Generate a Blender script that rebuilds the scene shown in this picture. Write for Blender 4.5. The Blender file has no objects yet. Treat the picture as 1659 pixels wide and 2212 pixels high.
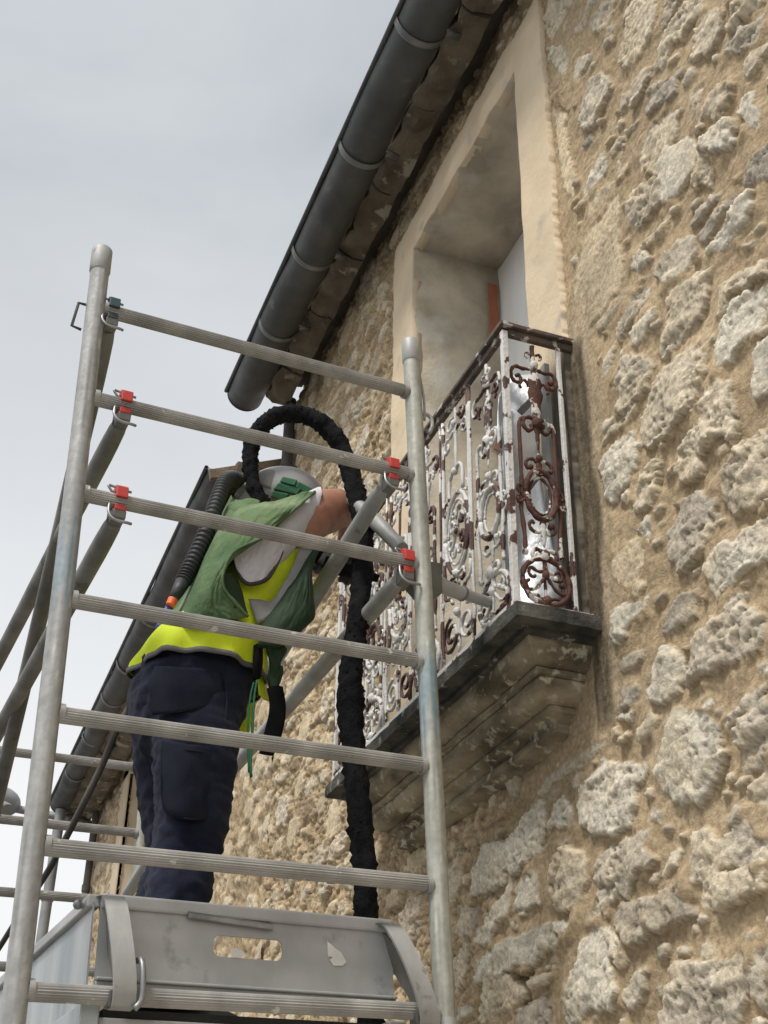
import bpy, bmesh, math, random
import numpy as np
from mathutils import Vector, Matrix

# ---------------------------------------------------------------- camera
SC = bpy.context.scene
COL = SC.collection
FPX, CX, CY = 2740.0, 829.5, 1106.0            # calibrated on a 1659 x 2212 grid
YAW, PIT, ROL = math.radians(-20.094), math.radians(31.284), math.radians(0.995)
CAM = np.array([0.0, 1.64, 1.6])               # wall plane is y = 0, street level z = 0
_fw = np.array([math.cos(PIT)*math.cos(YAW), math.cos(PIT)*math.sin(YAW), math.sin(PIT)])
_rt = np.array([math.sin(YAW), -math.cos(YAW), 0.0])
_up = np.cross(_rt, _fw)
_r2 = math.cos(ROL)*_rt + math.sin(ROL)*_up
_u2 = -math.sin(ROL)*_rt + math.cos(ROL)*_up
cd = bpy.data.cameras.new('camera')
cam = bpy.data.objects.new('camera', cd)
COL.objects.link(cam)
m = Matrix.Identity(4)
for i in range(3):
    m[i][0], m[i][1], m[i][2], m[i][3] = _r2[i], _u2[i], -_fw[i], CAM[i]
cam.matrix_world = m
cd.sensor_fit = 'VERTICAL'; cd.sensor_height = 36.0; cd.sensor_width = 27.0
cd.lens = FPX/2212.0*36.0
cd.clip_start = 0.05; cd.clip_end = 2000
SC.camera = cam

# ---------------------------------------------------------------- light
SUN_EL, SUN_AZ = math.radians(58), math.radians(122)    # azimuth from +x towards +y
SUN_DIR = Vector((math.cos(SUN_EL)*math.cos(SUN_AZ), math.cos(SUN_EL)*math.sin(SUN_AZ), math.sin(SUN_EL)))
SKY_GAIN = 1.0
sl = bpy.data.lights.new('sun', 'SUN'); sl.energy = 3.3; sl.angle = math.radians(12); sl.color = (1.0, 0.955, 0.89)
so = bpy.data.objects.new('sun', sl); COL.objects.link(so)
so.rotation_euler = (-SUN_DIR).to_track_quat('-Z', 'Y').to_euler(); so.location = (0, 12, 14)
w = bpy.data.worlds.new('World'); SC.world = w; w.use_nodes = True
nt = w.node_tree; nt.nodes.clear(); L = nt.links.new
def N(t, **k):
    n = nt.nodes.new(t)
    for a, b in k.items(): setattr(n, a, b)
    return n
sky = N('ShaderNodeTexSky', sky_type='NISHITA'); sky.sun_disc = False
sky.sun_elevation = SUN_EL; sky.sun_rotation = math.radians(90) - SUN_AZ; sky.air_density = 1.4; sky.dust_density = 3.0
skm = N('ShaderNodeMixRGB', blend_type='MULTIPLY'); skm.inputs[0].default_value = 1; skm.inputs[2].default_value = (0.1, 0.1, 0.1, 1)
L(sky.outputs[0], skm.inputs[1])
tc = N('ShaderNodeTexCoord')
mp = N('ShaderNodeMapping'); mp.inputs['Scale'].default_value = (1.6, 1.6, 3.2); mp.inputs['Rotation'].default_value = (0.3, 0.4, 0.9)
L(tc.outputs['Generated'], mp.inputs[0])
nz = N('ShaderNodeTexNoise'); nz.inputs['Scale'].default_value = 1.9; nz.inputs['Detail'].default_value = 7; nz.inputs['Roughness'].default_value = 0.52; nz.inputs['Distortion'].default_value = 0.35
L(mp.outputs[0], nz.inputs[0])
cr = N('ShaderNodeValToRGB'); e = cr.color_ramp.elements
e[0].position, e[0].color = 0.30, (0.475, 0.515, 0.555, 1)
e[1].position, e[1].color = 0.74, (0.66, 0.69, 0.72, 1)
L(nz.outputs[0], cr.inputs[0])
sep = N('ShaderNodeSeparateXYZ'); L(tc.outputs['Generated'], sep.inputs[0])
# paler cloud low down
mr = N('ShaderNodeMapRange'); mr.inputs[1].default_value = 0.74; mr.inputs[2].default_value = 0.30; mr.inputs[3].default_value = 0.0; mr.inputs[4].default_value = 1.0
L(sep.outputs[2], mr.inputs[0])
mx = N('ShaderNodeMixRGB'); mx.inputs[2].default_value = (0.98, 0.99, 1.0, 1); L(mr.outputs[0], mx.inputs[0]); L(cr.outputs[0], mx.inputs[1])
# the overcast sheet is brightest round the hidden sun
dt = N('ShaderNodeVectorMath', operation='DOT_PRODUCT'); dt.inputs[1].default_value = SUN_DIR; L(tc.outputs['Generated'], dt.inputs[0])
mr2 = N('ShaderNodeMapRange'); mr2.inputs[1].default_value = 0.45; mr2.inputs[2].default_value = 1.0; mr2.inputs[3].default_value = 1.0; mr2.inputs[4].default_value = 1.5
L(dt.outputs['Value'], mr2.inputs[0])
mb = N('ShaderNodeMixRGB', blend_type='MULTIPLY'); mb.inputs[0].default_value = 1; L(mx.outputs[0], mb.inputs[1]); L(mr2.outputs[0], mb.inputs[2])
mm = N('ShaderNodeMixRGB'); mm.inputs[0].default_value = 0.93; L(skm.outputs[0], mm.inputs[1]); L(mb.outputs[0], mm.inputs[2])
bg = N('ShaderNodeBackground'); bg.inputs[1].default_value = SKY_GAIN; L(mm.outputs[0], bg.inputs[0])
ow = N('ShaderNodeOutputWorld'); L(bg.outputs[0], ow.inputs[0])
SC.view_settings.view_transform = 'Standard'; SC.view_settings.look = 'None'
SC.view_settings.exposure = 0.0; SC.view_settings.gamma = 1.0; SC.view_settings.use_curve_mapping = False
SC.cycles.max_bounces = 6; SC.cycles.diffuse_bounces = 3

# ---------------------------------------------------------------- geometry helpers
def ray(px, py):
    q = np.array([(px-CX)/FPX, -(py-CY)/FPX, 1.0])
    return q[0]*_r2 + q[1]*_u2 + q[2]*_fw
def on_y(px, py, Y):
    r = ray(px, py); return CAM + r*((Y-CAM[1])/r[1])
def on_x(px, py, X):
    r = ray(px, py); return CAM + r*((X-CAM[0])/r[0])
# the scaffold tower stands a little askew to the house
RS = np.array([[0.9949, -0.0990, 0.0172], [0.0983, 0.9943, 0.0403], [-0.0211, -0.0384, 0.9990]])
def S(x, y, z): return CAM + RS @ np.array([x, y, z], float)
def sx(px, py, x):
    r = RS.T @ ray(px, py); return S(*(r*(x/r[0])))
def V(a): return Vector([float(c) for c in a])

_rng = np.random.RandomState(5)
_P = _rng.randint(0, 1 << 30, size=4096)
_G = _rng.uniform(0, 2*np.pi, size=4096); _GX, _GY = np.cos(_G), np.sin(_G)
def gnoise(x, y, seed=0):
    xi = np.floor(x).astype(np.int64); yi = np.floor(y).astype(np.int64)
    xf, yf = x-xi, y-yi
    def h(a, b):
        return _P[(_P[(a+seed*131) & 4095] + b) & 4095] & 4095
    def g(a, b, dx, dy):
        k = h(a, b); return _GX[k]*dx + _GY[k]*dy
    u = xf*xf*xf*(xf*(xf*6-15)+10); v = yf*yf*yf*(yf*(yf*6-15)+10)
    n00 = g(xi, yi, xf, yf); n10 = g(xi+1, yi, xf-1, yf)
    n01 = g(xi, yi+1, xf, yf-1); n11 = g(xi+1, yi+1, xf-1, yf-1)
    return ((n00*(1-u)+n10*u)*(1-v) + (n01*(1-u)+n11*u)*v)*1.5
def fbm(x, y, sc, oc=4, seed=0, ridged=False):
    s = 0.0; a = 0.5
    for i in range(oc):
        n = gnoise(x*sc, y*sc, seed+i*7)
        s = s + a*((1-2*np.abs(n)) if ridged else n); a *= 0.5; sc *= 2.03
    return s
def noise3(p, sc, seed=0):
    return (gnoise(p[:, 0]*sc+p[:, 2]*sc*0.7, p[:, 1]*sc+p[:, 2]*sc*0.6, seed) + gnoise(p[:, 1]*sc*0.8-p[:, 2]*sc, p[:, 0]*sc*0.9+p[:, 2]*sc*0.3+7.3, seed+3))*0.7
def sst(a, b, x):
    t = np.clip((x-a)/(b-a), 0, 1); return t*t*(3-2*t)

class MB:
    """collects shapes in world space and links them as ONE mesh object"""
    def __init__(s): s.v = []; s.f = []; s.n = 0; s.m = []; s.mi = 0
    def add(s, vs, fs):
        s.v.extend([tuple(map(float, p)) for p in vs])
        s.f.extend([tuple(i+s.n for i in f) for f in fs]); s.m.extend([s.mi]*len(fs)); s.n += len(vs)
    def box(s, c, sz, ax=None, ay=None, az=None):
        c = np.array(c, float)
        ax = np.array([1, 0, 0.]) if ax is None else np.array(ax); ay = np.array([0, 1, 0.]) if ay is None else np.array(ay); az = np.array([0, 0, 1.]) if az is None else np.array(az)
        vs = [c+ax*sz[0]*i/2+ay*sz[1]*j/2+az*sz[2]*k/2 for k in (-1, 1) for j in (-1, 1) for i in (-1, 1)]
        s.add(vs, [(0, 2, 3, 1), (4, 5, 7, 6), (0, 1, 5, 4), (2, 6, 7, 3), (0, 4, 6, 2), (1, 3, 7, 5)])
    def tube(s, pts, r, seg=10, cap=True, flute=0, flat=1.0, up=None):
        pts = [np.array(p, float) for p in pts]; n = len(pts)
        rr = r if hasattr(r, '__len__') else [r]*n
        base = s.n; vs = []; prev = None
        for i, p in enumerate(pts):
            t = pts[min(i+1, n-1)]-pts[max(i-1, 0)]; t = t/(np.linalg.norm(t)+1e-12)
            if prev is None:
                a = np.array([0, 0, 1.]) if up is None else np.array(up, float)
                if abs(np.dot(a, t)) > 0.95: a = np.array([1., 0, 0])
            else: a = prev
            a = a-t*np.dot(a, t); a /= np.linalg.norm(a)+1e-12; prev = a; b = np.cross(t, a)
            for k in range(seg):
                th = 2*math.pi*k/seg; q = rr[i]*(1-(flute if k % 2 else 0))
                vs.append(p+a*math.cos(th)*q+b*math.sin(th)*q*flat)
        fs = [(i*seg+k, i*seg+(k+1) % seg, (i+1)*seg+(k+1) % seg, (i+1)*seg+k) for i in range(n-1) for k in range(seg)]
        if cap: fs += [tuple(range(seg-1, -1, -1)), tuple((n-1)*seg+k for k in range(seg))]
        s.add(vs, fs)
    def cyl(s, a, b, r, seg=20, flute=0, r2=None):
        a = np.array(a, float); b = np.array(b, float)
        s.tube([a, b], [r, r if r2 is None else r2], seg, True, flute)
    def prism(s, poly, d):
        n = len(poly); d = np.array(d, float); p = [np.array(q, float) for q in poly]
        s.add(p+[q+d for q in p], [tuple(range(n-1, -1, -1)), tuple(range(n, 2*n))]+[(i, (i+1) % n, n+(i+1) % n, n+i) for i in range(n)])
    def sphere(s, c, r, seg=16, ring=10, ax=None):
        c = np.array(c, float); r = np.array(r, float)*np.ones(3); A = np.eye(3) if ax is None else np.array(ax)
        vs = []; fs = []
        for i in range(ring+1):
            ph = math.pi*i/ring
            for k in range(seg):
                th = 2*math.pi*k/seg
                vs.append(c+A.T @ (r*np.array([math.sin(ph)*math.cos(th), math.sin(ph)*math.sin(th), math.cos(ph)])))
        for i in range(ring):
            for k in range(seg): fs.append((i*seg+k, (i+1)*seg+k, (i+1)*seg+(k+1) % seg, i*seg+(k+1) % seg))
        s.add(vs, fs)
    def grid(s, P):
        """P: array rows x cols x 3"""
        P = np.asarray(P); a, b = P.shape[:2]
        s.add(P.reshape(-1, 3), [(i*b+j, i*b+j+1, (i+1)*b+j+1, (i+1)*b+j) for i in range(a-1) for j in range(b-1)])
    def build(s, name, mats, parent=None, smooth=False, bevel=0, solid=0, sub=0, weld=False, origin=None, auto=None):
        me = bpy.data.meshes.new(name)
        v = np.array(s.v)
        if parent is not None: o0 = np.array(parent['_o'])
        elif origin is not None: o0 = np.array(origin, float)
        else: o0 = np.array([v[:, 0].mean(), v[:, 1].mean(), v[:, 2].min()])
        me.from_pydata([tuple(p) for p in (v-o0)], [], s.f); me.update()
        mats = mats if isinstance(mats, (list, tuple)) else [mats]
        for mt in mats: me.materials.append(mt)
        if len(mats) > 1: me.polygons.foreach_set('material_index', s.m)
        bm = bmesh.new(); bm.from_mesh(me)
        if weld: bmesh.ops.remove_doubles(bm, verts=bm.verts, dist=1e-5)
        bmesh.ops.recalc_face_normals(bm, faces=bm.faces); bm.to_mesh(me); bm.free()
        o = bpy.data.objects.new(name, me); COL.objects.link(o)
        o['_o'] = [float(c) for c in o0]
        if parent is not None: o.parent = parent
        else: o.location = o0
        if smooth or auto:
            me.polygons.foreach_set('use_smooth', [True]*len(me.polygons))
            if auto: me.set_sharp_from_angle(angle=math.radians(auto))
        if bevel:
            b = o.modifiers.new('bevel', 'BEVEL'); b.width = bevel; b.segments = 2; b.limit_method = 'ANGLE'; b.angle_limit = math.radians(35)
        if solid:
            b = o.modifiers.new('solid', 'SOLIDIFY'); b.thickness = solid; b.offset = 0
        if sub:
            b = o.modifiers.new('sub', 'SUBSURF'); b.levels = sub; b.render_levels = sub
        return o
def thing(name, label, cat, loc, group=None):
    o = bpy.data.objects.new(name, None); COL.objects.link(o); o.empty_display_size = 0.2
    o.location = [float(c) for c in loc]; o['_o'] = [float(c) for c in loc]
    return tag(o, label, cat, group)
def tag(o, label, cat, group=None):
    o['label'] = label; o['category'] = cat
    if group: o['group'] = group
    return o
def structure(o): o['kind'] = 'structure'; return o

def catmull(pts, n):
    """resample control points (k x d) with a centripetal-free Catmull-Rom"""
    P = np.array(pts, float); k = len(P)
    if k == 2: return np.array([P[0]+(P[1]-P[0])*t for t in np.linspace(0, 1, n)])
    E = np.vstack([2*P[0]-P[1], P, 2*P[-1]-P[-2]])
    out = []
    for t in np.linspace(0, k-1, n):
        i = min(int(t), k-2); u = t-i; a, b, c, d = E[i], E[i+1], E[i+2], E[i+3]
        out.append(0.5*((2*b)+(-a+c)*u+(2*a-5*b+4*c-d)*u*u+(-a+3*b-3*c+d)*u**3))
    return np.array(out)
def patch(rows, nu, nv):
    """rows of control points -> smooth surface nu x nv"""
    R = np.array([catmull(r, nv) for r in rows])
    return np.array([catmull(R[:, j], nu) for j in range(nv)]).transpose(1, 0, 2)

# ---------------------------------------------------------------- materials
def mat(name, c1, c2=None, sc=6.0, rough=0.8, r2=None, metal=0.0, bump=0.0, bsc=40.0, lo=0.35, hi=0.65, c3=None, sc3=30.0, th3=0.6, w3=0.06, stretch=None, spec=0.5, det=6, vcol=None, bdist=0.01, sheen=0):
    mt = bpy.data.materials.new(name); mt.use_nodes = True
    t = mt.node_tree; b = t.nodes['Principled BSDF']; K = t.links.new
    def n(tp, **k):
        q = t.nodes.new(tp)
        for a, v in k.items(): setattr(q, a, v)
        return q
    co = n('ShaderNodeTexCoord').outputs['Object']
    if stretch:
        q = n('ShaderNodeMapping'); q.inputs['Scale'].default_value = stretch; K(co, q.inputs[0]); co2 = q.outputs[0]
    else: co2 = co
    def noise(scale, detail, vec, r=0.55):
        q = n('ShaderNodeTexNoise'); q.inputs['Scale'].default_value = scale; q.inputs['Detail'].default_value = detail; q.inputs['Roughness'].default_value = r
        K(vec, q.inputs[0]); return q.outputs[0]
    def ramp(fac, a, bb, ca, cb):
        q = n('ShaderNodeValToRGB'); q.color_ramp.elements[0].position = a; q.color_ramp.elements[1].position = bb
        q.color_ramp.elements[0].color = (*ca, 1); q.color_ramp.elements[1].color = (*cb, 1); K(fac, q.inputs[0]); return q.outputs[0]
    n1 = noise(sc, det, co2)
    col = ramp(n1, lo, hi, c1, c2 if c2 else c1)
    if vcol:
        a = n('ShaderNodeVertexColor', layer_name=vcol)
        q = n('ShaderNodeMixRGB', blend_type='MULTIPLY'); q.inputs[0].default_value = 1; K(a.outputs[0], q.inputs[1]); K(col, q.inputs[2]); col = q.outputs[0]
    if c3:
        n3 = noise(sc3, 5, co)
        f = ramp(n3, th3, th3+w3, (0, 0, 0), (1, 1, 1))
        q = n('ShaderNodeMixRGB'); K(f, q.inputs[0]); K(col, q.inputs[1]); q.inputs[2].default_value = (*c3, 1); col = q.outputs[0]
    K(col, b.inputs['Base Color'])
    if r2 is not None:
        q = n('ShaderNodeMapRange'); q.inputs[1].default_value = 0.3; q.inputs[2].default_value = 0.7; q.inputs[3].default_value = rough; q.inputs[4].default_value = r2
        K(noise(sc*2.7, 5, co2), q.inputs[0]); K(q.outputs[0], b.inputs['Roughness'])
    else: b.inputs['Roughness'].default_value = rough
    b.inputs['Metallic'].default_value = metal; b.inputs['Specular IOR Level'].default_value = spec
    if sheen: b.inputs['Sheen Weight'].default_value = sheen
    if bump:
        q = n('ShaderNodeBump'); q.inputs['Strength'].default_value = bump; q.inputs['Distance'].default_value = bdist
        K(noise(bsc, 8, co2, 0.62), q.inputs['Height']); K(q.outputs[0], b.inputs['Normal'])
    return mt

# ================================================================ rubble masonry
def proj(P):
    q = np.array([_r2, _u2, _fw]) @ (np.asarray(P, float)-CAM)
    return CX+FPX*q[0]/q[2], CY-FPX*q[1]/q[2]
TONE = {'c': (.55, .475, .36), 'g': (.465, .41, .325), 'd': (.36, .32, .26), 'w': (.60, .55, .45), 'b': (.54, .445, .31), 'n': (.34, .25, .16), 'h': (.05, .04, .03)}
MORTAR = np.array((.415, .318, .20))
# outlines of the big stones: zoom window (offset x, offset y, scale), then tone, protrusion in cm, points
STONES = '''
@1244.3,0,.25
c2 130,0 215,0 120,140 95,230 0,310 0,270 70,170
g3 330,60 360,0 250,0 240,60 140,230 180,280 260,250 340,110
c2 530,15 490,140 400,210 430,120 480,30
c3 560,20 690,20 715,80 680,290 620,370 560,480 440,590 390,530 430,340 470,190 520,120
g3 800,0 940,0 870,120 810,240 780,270 760,170 790,60
c4 960,30 1120,0 1100,90 980,250 950,340 860,400 830,510 740,600 710,620 760,430 810,290 880,190
c3 1230,80 1310,100 1300,260 1250,360 1180,470 1040,540 1060,270 1110,170
c4 1380,30 1660,-20 1560,120 1450,240 1380,300 1350,220
g3 1630,140 1620,260 1540,390 1420,480 1310,480 1330,380 1430,260 1560,190
c3 1700,360 1600,560 1520,680 1470,720 1480,560 1560,440
w2 150,450 120,540 60,620 0,700 0,560 60,500
g3 250,610 330,780 270,860 190,1060 100,1140 60,1080 60,980 100,830 150,700
g3 580,590 680,600 680,660 600,780 510,930 460,900 460,800 520,690
g1 400,810 450,820 430,920 390,980 390,880
d3 960,580 910,680 900,790 850,870 720,950 640,1000 640,860 720,730 820,670
c2 1000,830 1110,740 1090,860 1070,960 1020,1040 1020,930
c4 1380,730 1350,880 1300,1000 1210,1060 1150,1010 1080,1180 1090,1060 1150,900 1240,770
w5 1340,1010 1390,1040 1380,1140 1440,1200 1300,1330 1220,1300 1100,1310 1130,1200 1250,1090
w3 1550,800 1570,900 1640,1020 1610,1130 1540,1090 1440,990 1440,900 1490,830
c2 930,970 880,1070 890,1170 830,1290 720,1410 640,1470 580,1450 590,1290 650,1150 780,1010
w3 970,1210 1070,1270 1050,1430 960,1560 850,1690 760,1760 740,1590 690,1480 780,1330
g3 690,1510 740,1600 745,1740 660,1840 580,1970 480,1930 460,1790 540,1660
c3 1060,1320 1200,1320 1200,1470 1180,1600 1040,1620 1020,1560 1050,1430
d3 1700,1230 1700,1540 1570,1590 1470,1640 1480,1490 1540,1370
n1 1440,1500 1430,1560 1370,1590 1360,1540
g2 1280,1660 1230,1750 1130,1860 1030,1970 1000,1950 1060,1820 1180,1690
d3 1390,1660 1370,1770 1260,1900 1160,2070 1090,2110 1060,2050 1140,1940 1260,1790
w5 1550,1680 1575,1770 1520,1920 1430,2050 1340,2150 1200,2180 1160,2212 1190,2080 1330,1960 1440,1790
g2 550,1040 500,1140 440,1200 400,1480 380,1450 420,1260 450,1140
d1 130,1150 150,1200 90,1300 55,1290 60,1220
w2 250,1310 280,1480 210,1570 100,1690 90,1640 140,1500 200,1400
b2 370,1560 300,1690 190,1830 120,1880 130,1740 240,1630
d1 730,2000 640,2110 620,2090 690,2010
c2 1620,2060 1480,2180 1430,2150 1520,2080
c2 840,1830 780,1960 760,2040 700,2100 740,1960
@0,0,1
b2 1341,425 1342,475 1340,520 1352,590 1339,626 1304,665 1274,703 1246,715 1250,600 1262,553 1270,512 1309,470 1316,445
w4 1427,505 1400,545 1420,555 1386,587 1376,575 1375,553 1394,535
g3 1502,517 1500,553 1485,590 1445,622 1422,600 1425,575 1450,540 1480,520
c2 1189,0 1244,0 1227,32 1199,82 1187,75 1180,37
w3 1189,105 1219,100 1234,130 1229,160 1212,155 1204,140 1192,130
n2 1189,180 1217,190 1224,230 1204,237 1192,215
b1 1199,247 1224,250 1229,325 1243,375 1239,425 1219,400 1212,350
g4 1539,1063 1552,1090 1555,1121 1539,1156 1531,1181 1494,1223 1470,1233 1450,1206 1450,1150 1470,1120 1490,1080
w4 1474,1536 1532,1546 1560,1590 1565,1640 1550,1690 1520,1735 1480,1740 1440,1710 1425,1660 1445,1600 1458,1550
g1 1303,1600 1307,1612 1280,1640 1240,1665 1200,1690 1175,1718 1167,1712 1185,1680 1225,1650 1270,1620
c4 1209,1848 1244,1830 1268,1850 1273,1905 1262,1950 1220,1975 1192,1940 1200,1880
@1244.3,553,.25
g2 470,300 430,350 330,500 260,600 200,640 210,570 320,440 400,340
g3 600,290 640,340 600,450 500,570 400,740 365,690 390,590 470,450 510,370
w3 680,480 710,500 650,620 620,700 500,770 495,650 580,560
c3 1190,130 1140,250 1140,380 1090,530 960,690 860,830 760,890 740,780 800,640 800,430 850,300 1000,210 1080,160
c4 1700,20 1680,190 1520,260 1350,370 1340,460 1250,510 1260,410 1280,280 1400,180 1560,120
w4 1700,300 1680,500 1610,620 1480,740 1400,900 1290,940 1240,770 1290,560 1400,430 1500,320
w3 1700,700 1700,1150 1570,1250 1530,1150 1570,1000 1550,900 1580,770
w1 340,740 320,860 280,1000 250,1040 245,920 300,820
g3 430,880 620,860 680,940 650,1050 640,1140 540,1250 470,1340 400,1410 380,1300 420,1180 360,1160 390,1000
c4 940,870 1070,790 1140,880 1110,980 1200,1000 1130,1050 1100,1170 1030,1310 920,1430 830,1560 650,1670 610,1580 590,1380 660,1260 690,1110 800,960
c4 1270,1100 1380,1150 1400,1280 1420,1460 1390,1670 1320,1620 1240,1570 1120,1720 1110,1880 960,1970 900,1880 940,1700 1010,1550 1130,1390 1120,1210
c5 1720,1480 1720,2050 1600,2150 1400,2250 1310,2100 1310,1890 1460,1720 1520,1610
c3 520,1290 510,1370 420,1480 290,1600 250,1640 260,1570 370,1440
w2 350,1390 300,1470 230,1540 220,1480 270,1410
w4 490,1530 560,1620 550,1750 520,1900 420,2030 340,2150 290,2100 290,1970 220,1880 300,1690 400,1580
c3 760,1750 720,1870 720,2030 700,2140 560,2212 510,2180 580,2050 620,1880 680,1780
n2 350,1050 350,1130 310,1170 300,1110
@1244.3,1106,.25
w3 660,20 660,270 600,200 540,160 620,70
b2 550,220 600,330 600,480 520,610 440,660 320,530 310,470 390,350 480,270
w4 1720,20 1720,400 1480,520 1330,660 1240,750 1190,660 1140,530 1140,440 1280,300 1440,230 1600,90
w4 260,900 350,870 440,800 600,770 650,730 620,850 500,960 490,1060 330,1210 260,1200 225,1080 240,960
d3 1030,690 1070,720 1050,900 950,980 850,1040 760,1050 770,930 860,790 940,720
g5 1500,690 1460,790 1620,920 1650,1080 1540,1250 1350,1330 1200,1400 1090,1440 1010,1540 1020,1380 1050,1250 1110,1060 1280,870 1400,720
w2 1080,1070 1050,1180 1010,1170 1000,1110
d3 600,1210 580,1280 500,1360 400,1410 310,1480 300,1400 350,1320 480,1220
d3 570,1540 550,1610 460,1690 350,1730 280,1670 310,1590 440,1500 540,1500
w2 510,1720 490,1820 400,1800 320,1790 380,1750
w4 850,1150 950,1270 960,1400 920,1560 830,1620 680,1640 660,1570 700,1450 680,1330 740,1260 800,1180
g4 1700,1450 1560,1560 1420,1720 1320,1800 1330,1870 1480,1790 1580,1680
g5 1560,1650 1700,1560 1700,2230 1560,2200 1460,2120 1450,1900 1550,1760
c3 660,1740 740,1780 700,1870 590,2010 550,1960 570,1870
@1244.3,1624.4,.2657
w4 220,90 580,130 560,220 490,270 510,420 470,600 340,680 200,670 120,600 70,580 70,450 60,310 130,230
g4 630,640 600,760 680,890 640,970 550,990 470,1090 440,1200 380,1180 260,1260 190,1360 150,1350 200,1180 190,930 300,800 400,740
w2 880,780 830,930 720,1030 720,960 780,890 790,810
g5 1070,610 1240,700 1430,560 1500,700 1600,740 1600,930 1400,960 1270,970 1200,1020 1020,1080 980,980 970,800 990,680
c5 1160,1020 1300,990 1600,950 1600,1130 1430,1200 1280,1260 1130,1290 1070,1250 1080,1140 1100,1050
d8 870,1080 920,1210 980,1330 800,1420 650,1490 500,1570 430,1550 370,1400 420,1250 640,1180
w4 280,1440 350,1520 390,1620 320,1700 330,1800 360,1920 340,2070 150,2110 0,2212 -60,2100 -30,1900 60,1700 70,1560 200,1460
w3 610,1710 580,1850 590,1960 560,2080 470,2130 400,2020 450,1880 530,1770
g5 1420,1630 1430,1800 1410,2000 1300,2300 760,2300 790,2010 860,1830 880,1710 1150,1720 1320,1660
g3 1600,1580 1600,2150 1500,2000 1430,1830 1470,1680
c2 1360,0 1600,-20 1540,60 1400,190 1380,100
c3 1600,150 1600,450 1420,360 1430,290
g1 650,440 720,500 710,580 640,560 610,500
c1 640,1890 750,1900 740,2010 680,1990
@829.5,1624.4,.2657
w3 1290,410 1320,480 1330,640 1270,760 1310,780 1200,870 1080,1010 1050,900 1020,790 1030,690 1120,610 1190,470
w3 1470,350 1550,480 1540,590 1420,620 1370,720 1370,650 1400,560 1420,420
w3 820,760 1000,740 1030,900 990,1080 860,1140 740,1160 740,980 800,860
c3 640,800 670,960 630,1140 560,1280 520,1400 500,1200 500,950 590,900
g3 690,1240 780,1290 770,1400 720,1480 600,1490 620,1400 640,1280
w3 1050,1060 1050,1180 1020,1320 940,1400 880,1540 840,1570 750,1520 780,1430 870,1300 980,1180
w3 1260,960 1280,1100 1270,1260 1100,1280 1080,1120 1160,1010
c3 700,1560 720,1650 690,1780 660,1900 590,1960 580,1800 590,1700 650,1620
w6 1561,1390 1400,1600 1280,1650 1240,1740 1130,1770 1010,1810 900,1830 790,1900 780,1760 820,1680 930,1580 1140,1510 1380,1390
c4 850,1850 1080,1840 1150,1950 1110,2050 1000,2090 820,2212 780,2150 830,2000
n2 1160,360 1190,410 1100,470 980,560 880,640 870,600 980,510 1080,420
n1 700,780 780,770 740,840 700,860
w2 615,2080 740,2050 720,2120 600,2212
c4 1200,1870 1330,1800 1400,1800 1340,1890 1220,1930
g3 1110,2100 1300,2000 1380,2080 1350,2260 1110,2260
g2 1000,220 1100,180 1110,300 1060,400 1040,330
c3 150,1360 250,1150 320,1200 330,1450 250,1540 180,1500
h-7 1060,1825 1225,1815 1190,1900 1195,2000 1130,2080 1165,1950 1110,1880
'''
def traced():
    out = []; ox = oy = 0; sc = 1
    for ln in STONES.split('\n'):
        if not ln.strip(): continue
        if ln[0] == '@': ox, oy, sc = [float(a) for a in ln[1:].split(',')]; continue
        h, *pts = ln.split()
        poly = []
        for p in pts:
            a, b = [float(c) for c in p.split(',')]
            q = on_y(ox+a*sc, oy+b*sc, 0.0); poly.append((q[0], q[2]))
        poly = np.array(poly); pc_ = poly.mean(0); poly = pc_+(poly-pc_)*1.07
        out.append((np.array(poly), TONE[h[0]], float(h[1:])*(.0066 if h[1] != '-' else .01), h[0]))
    return out
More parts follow.
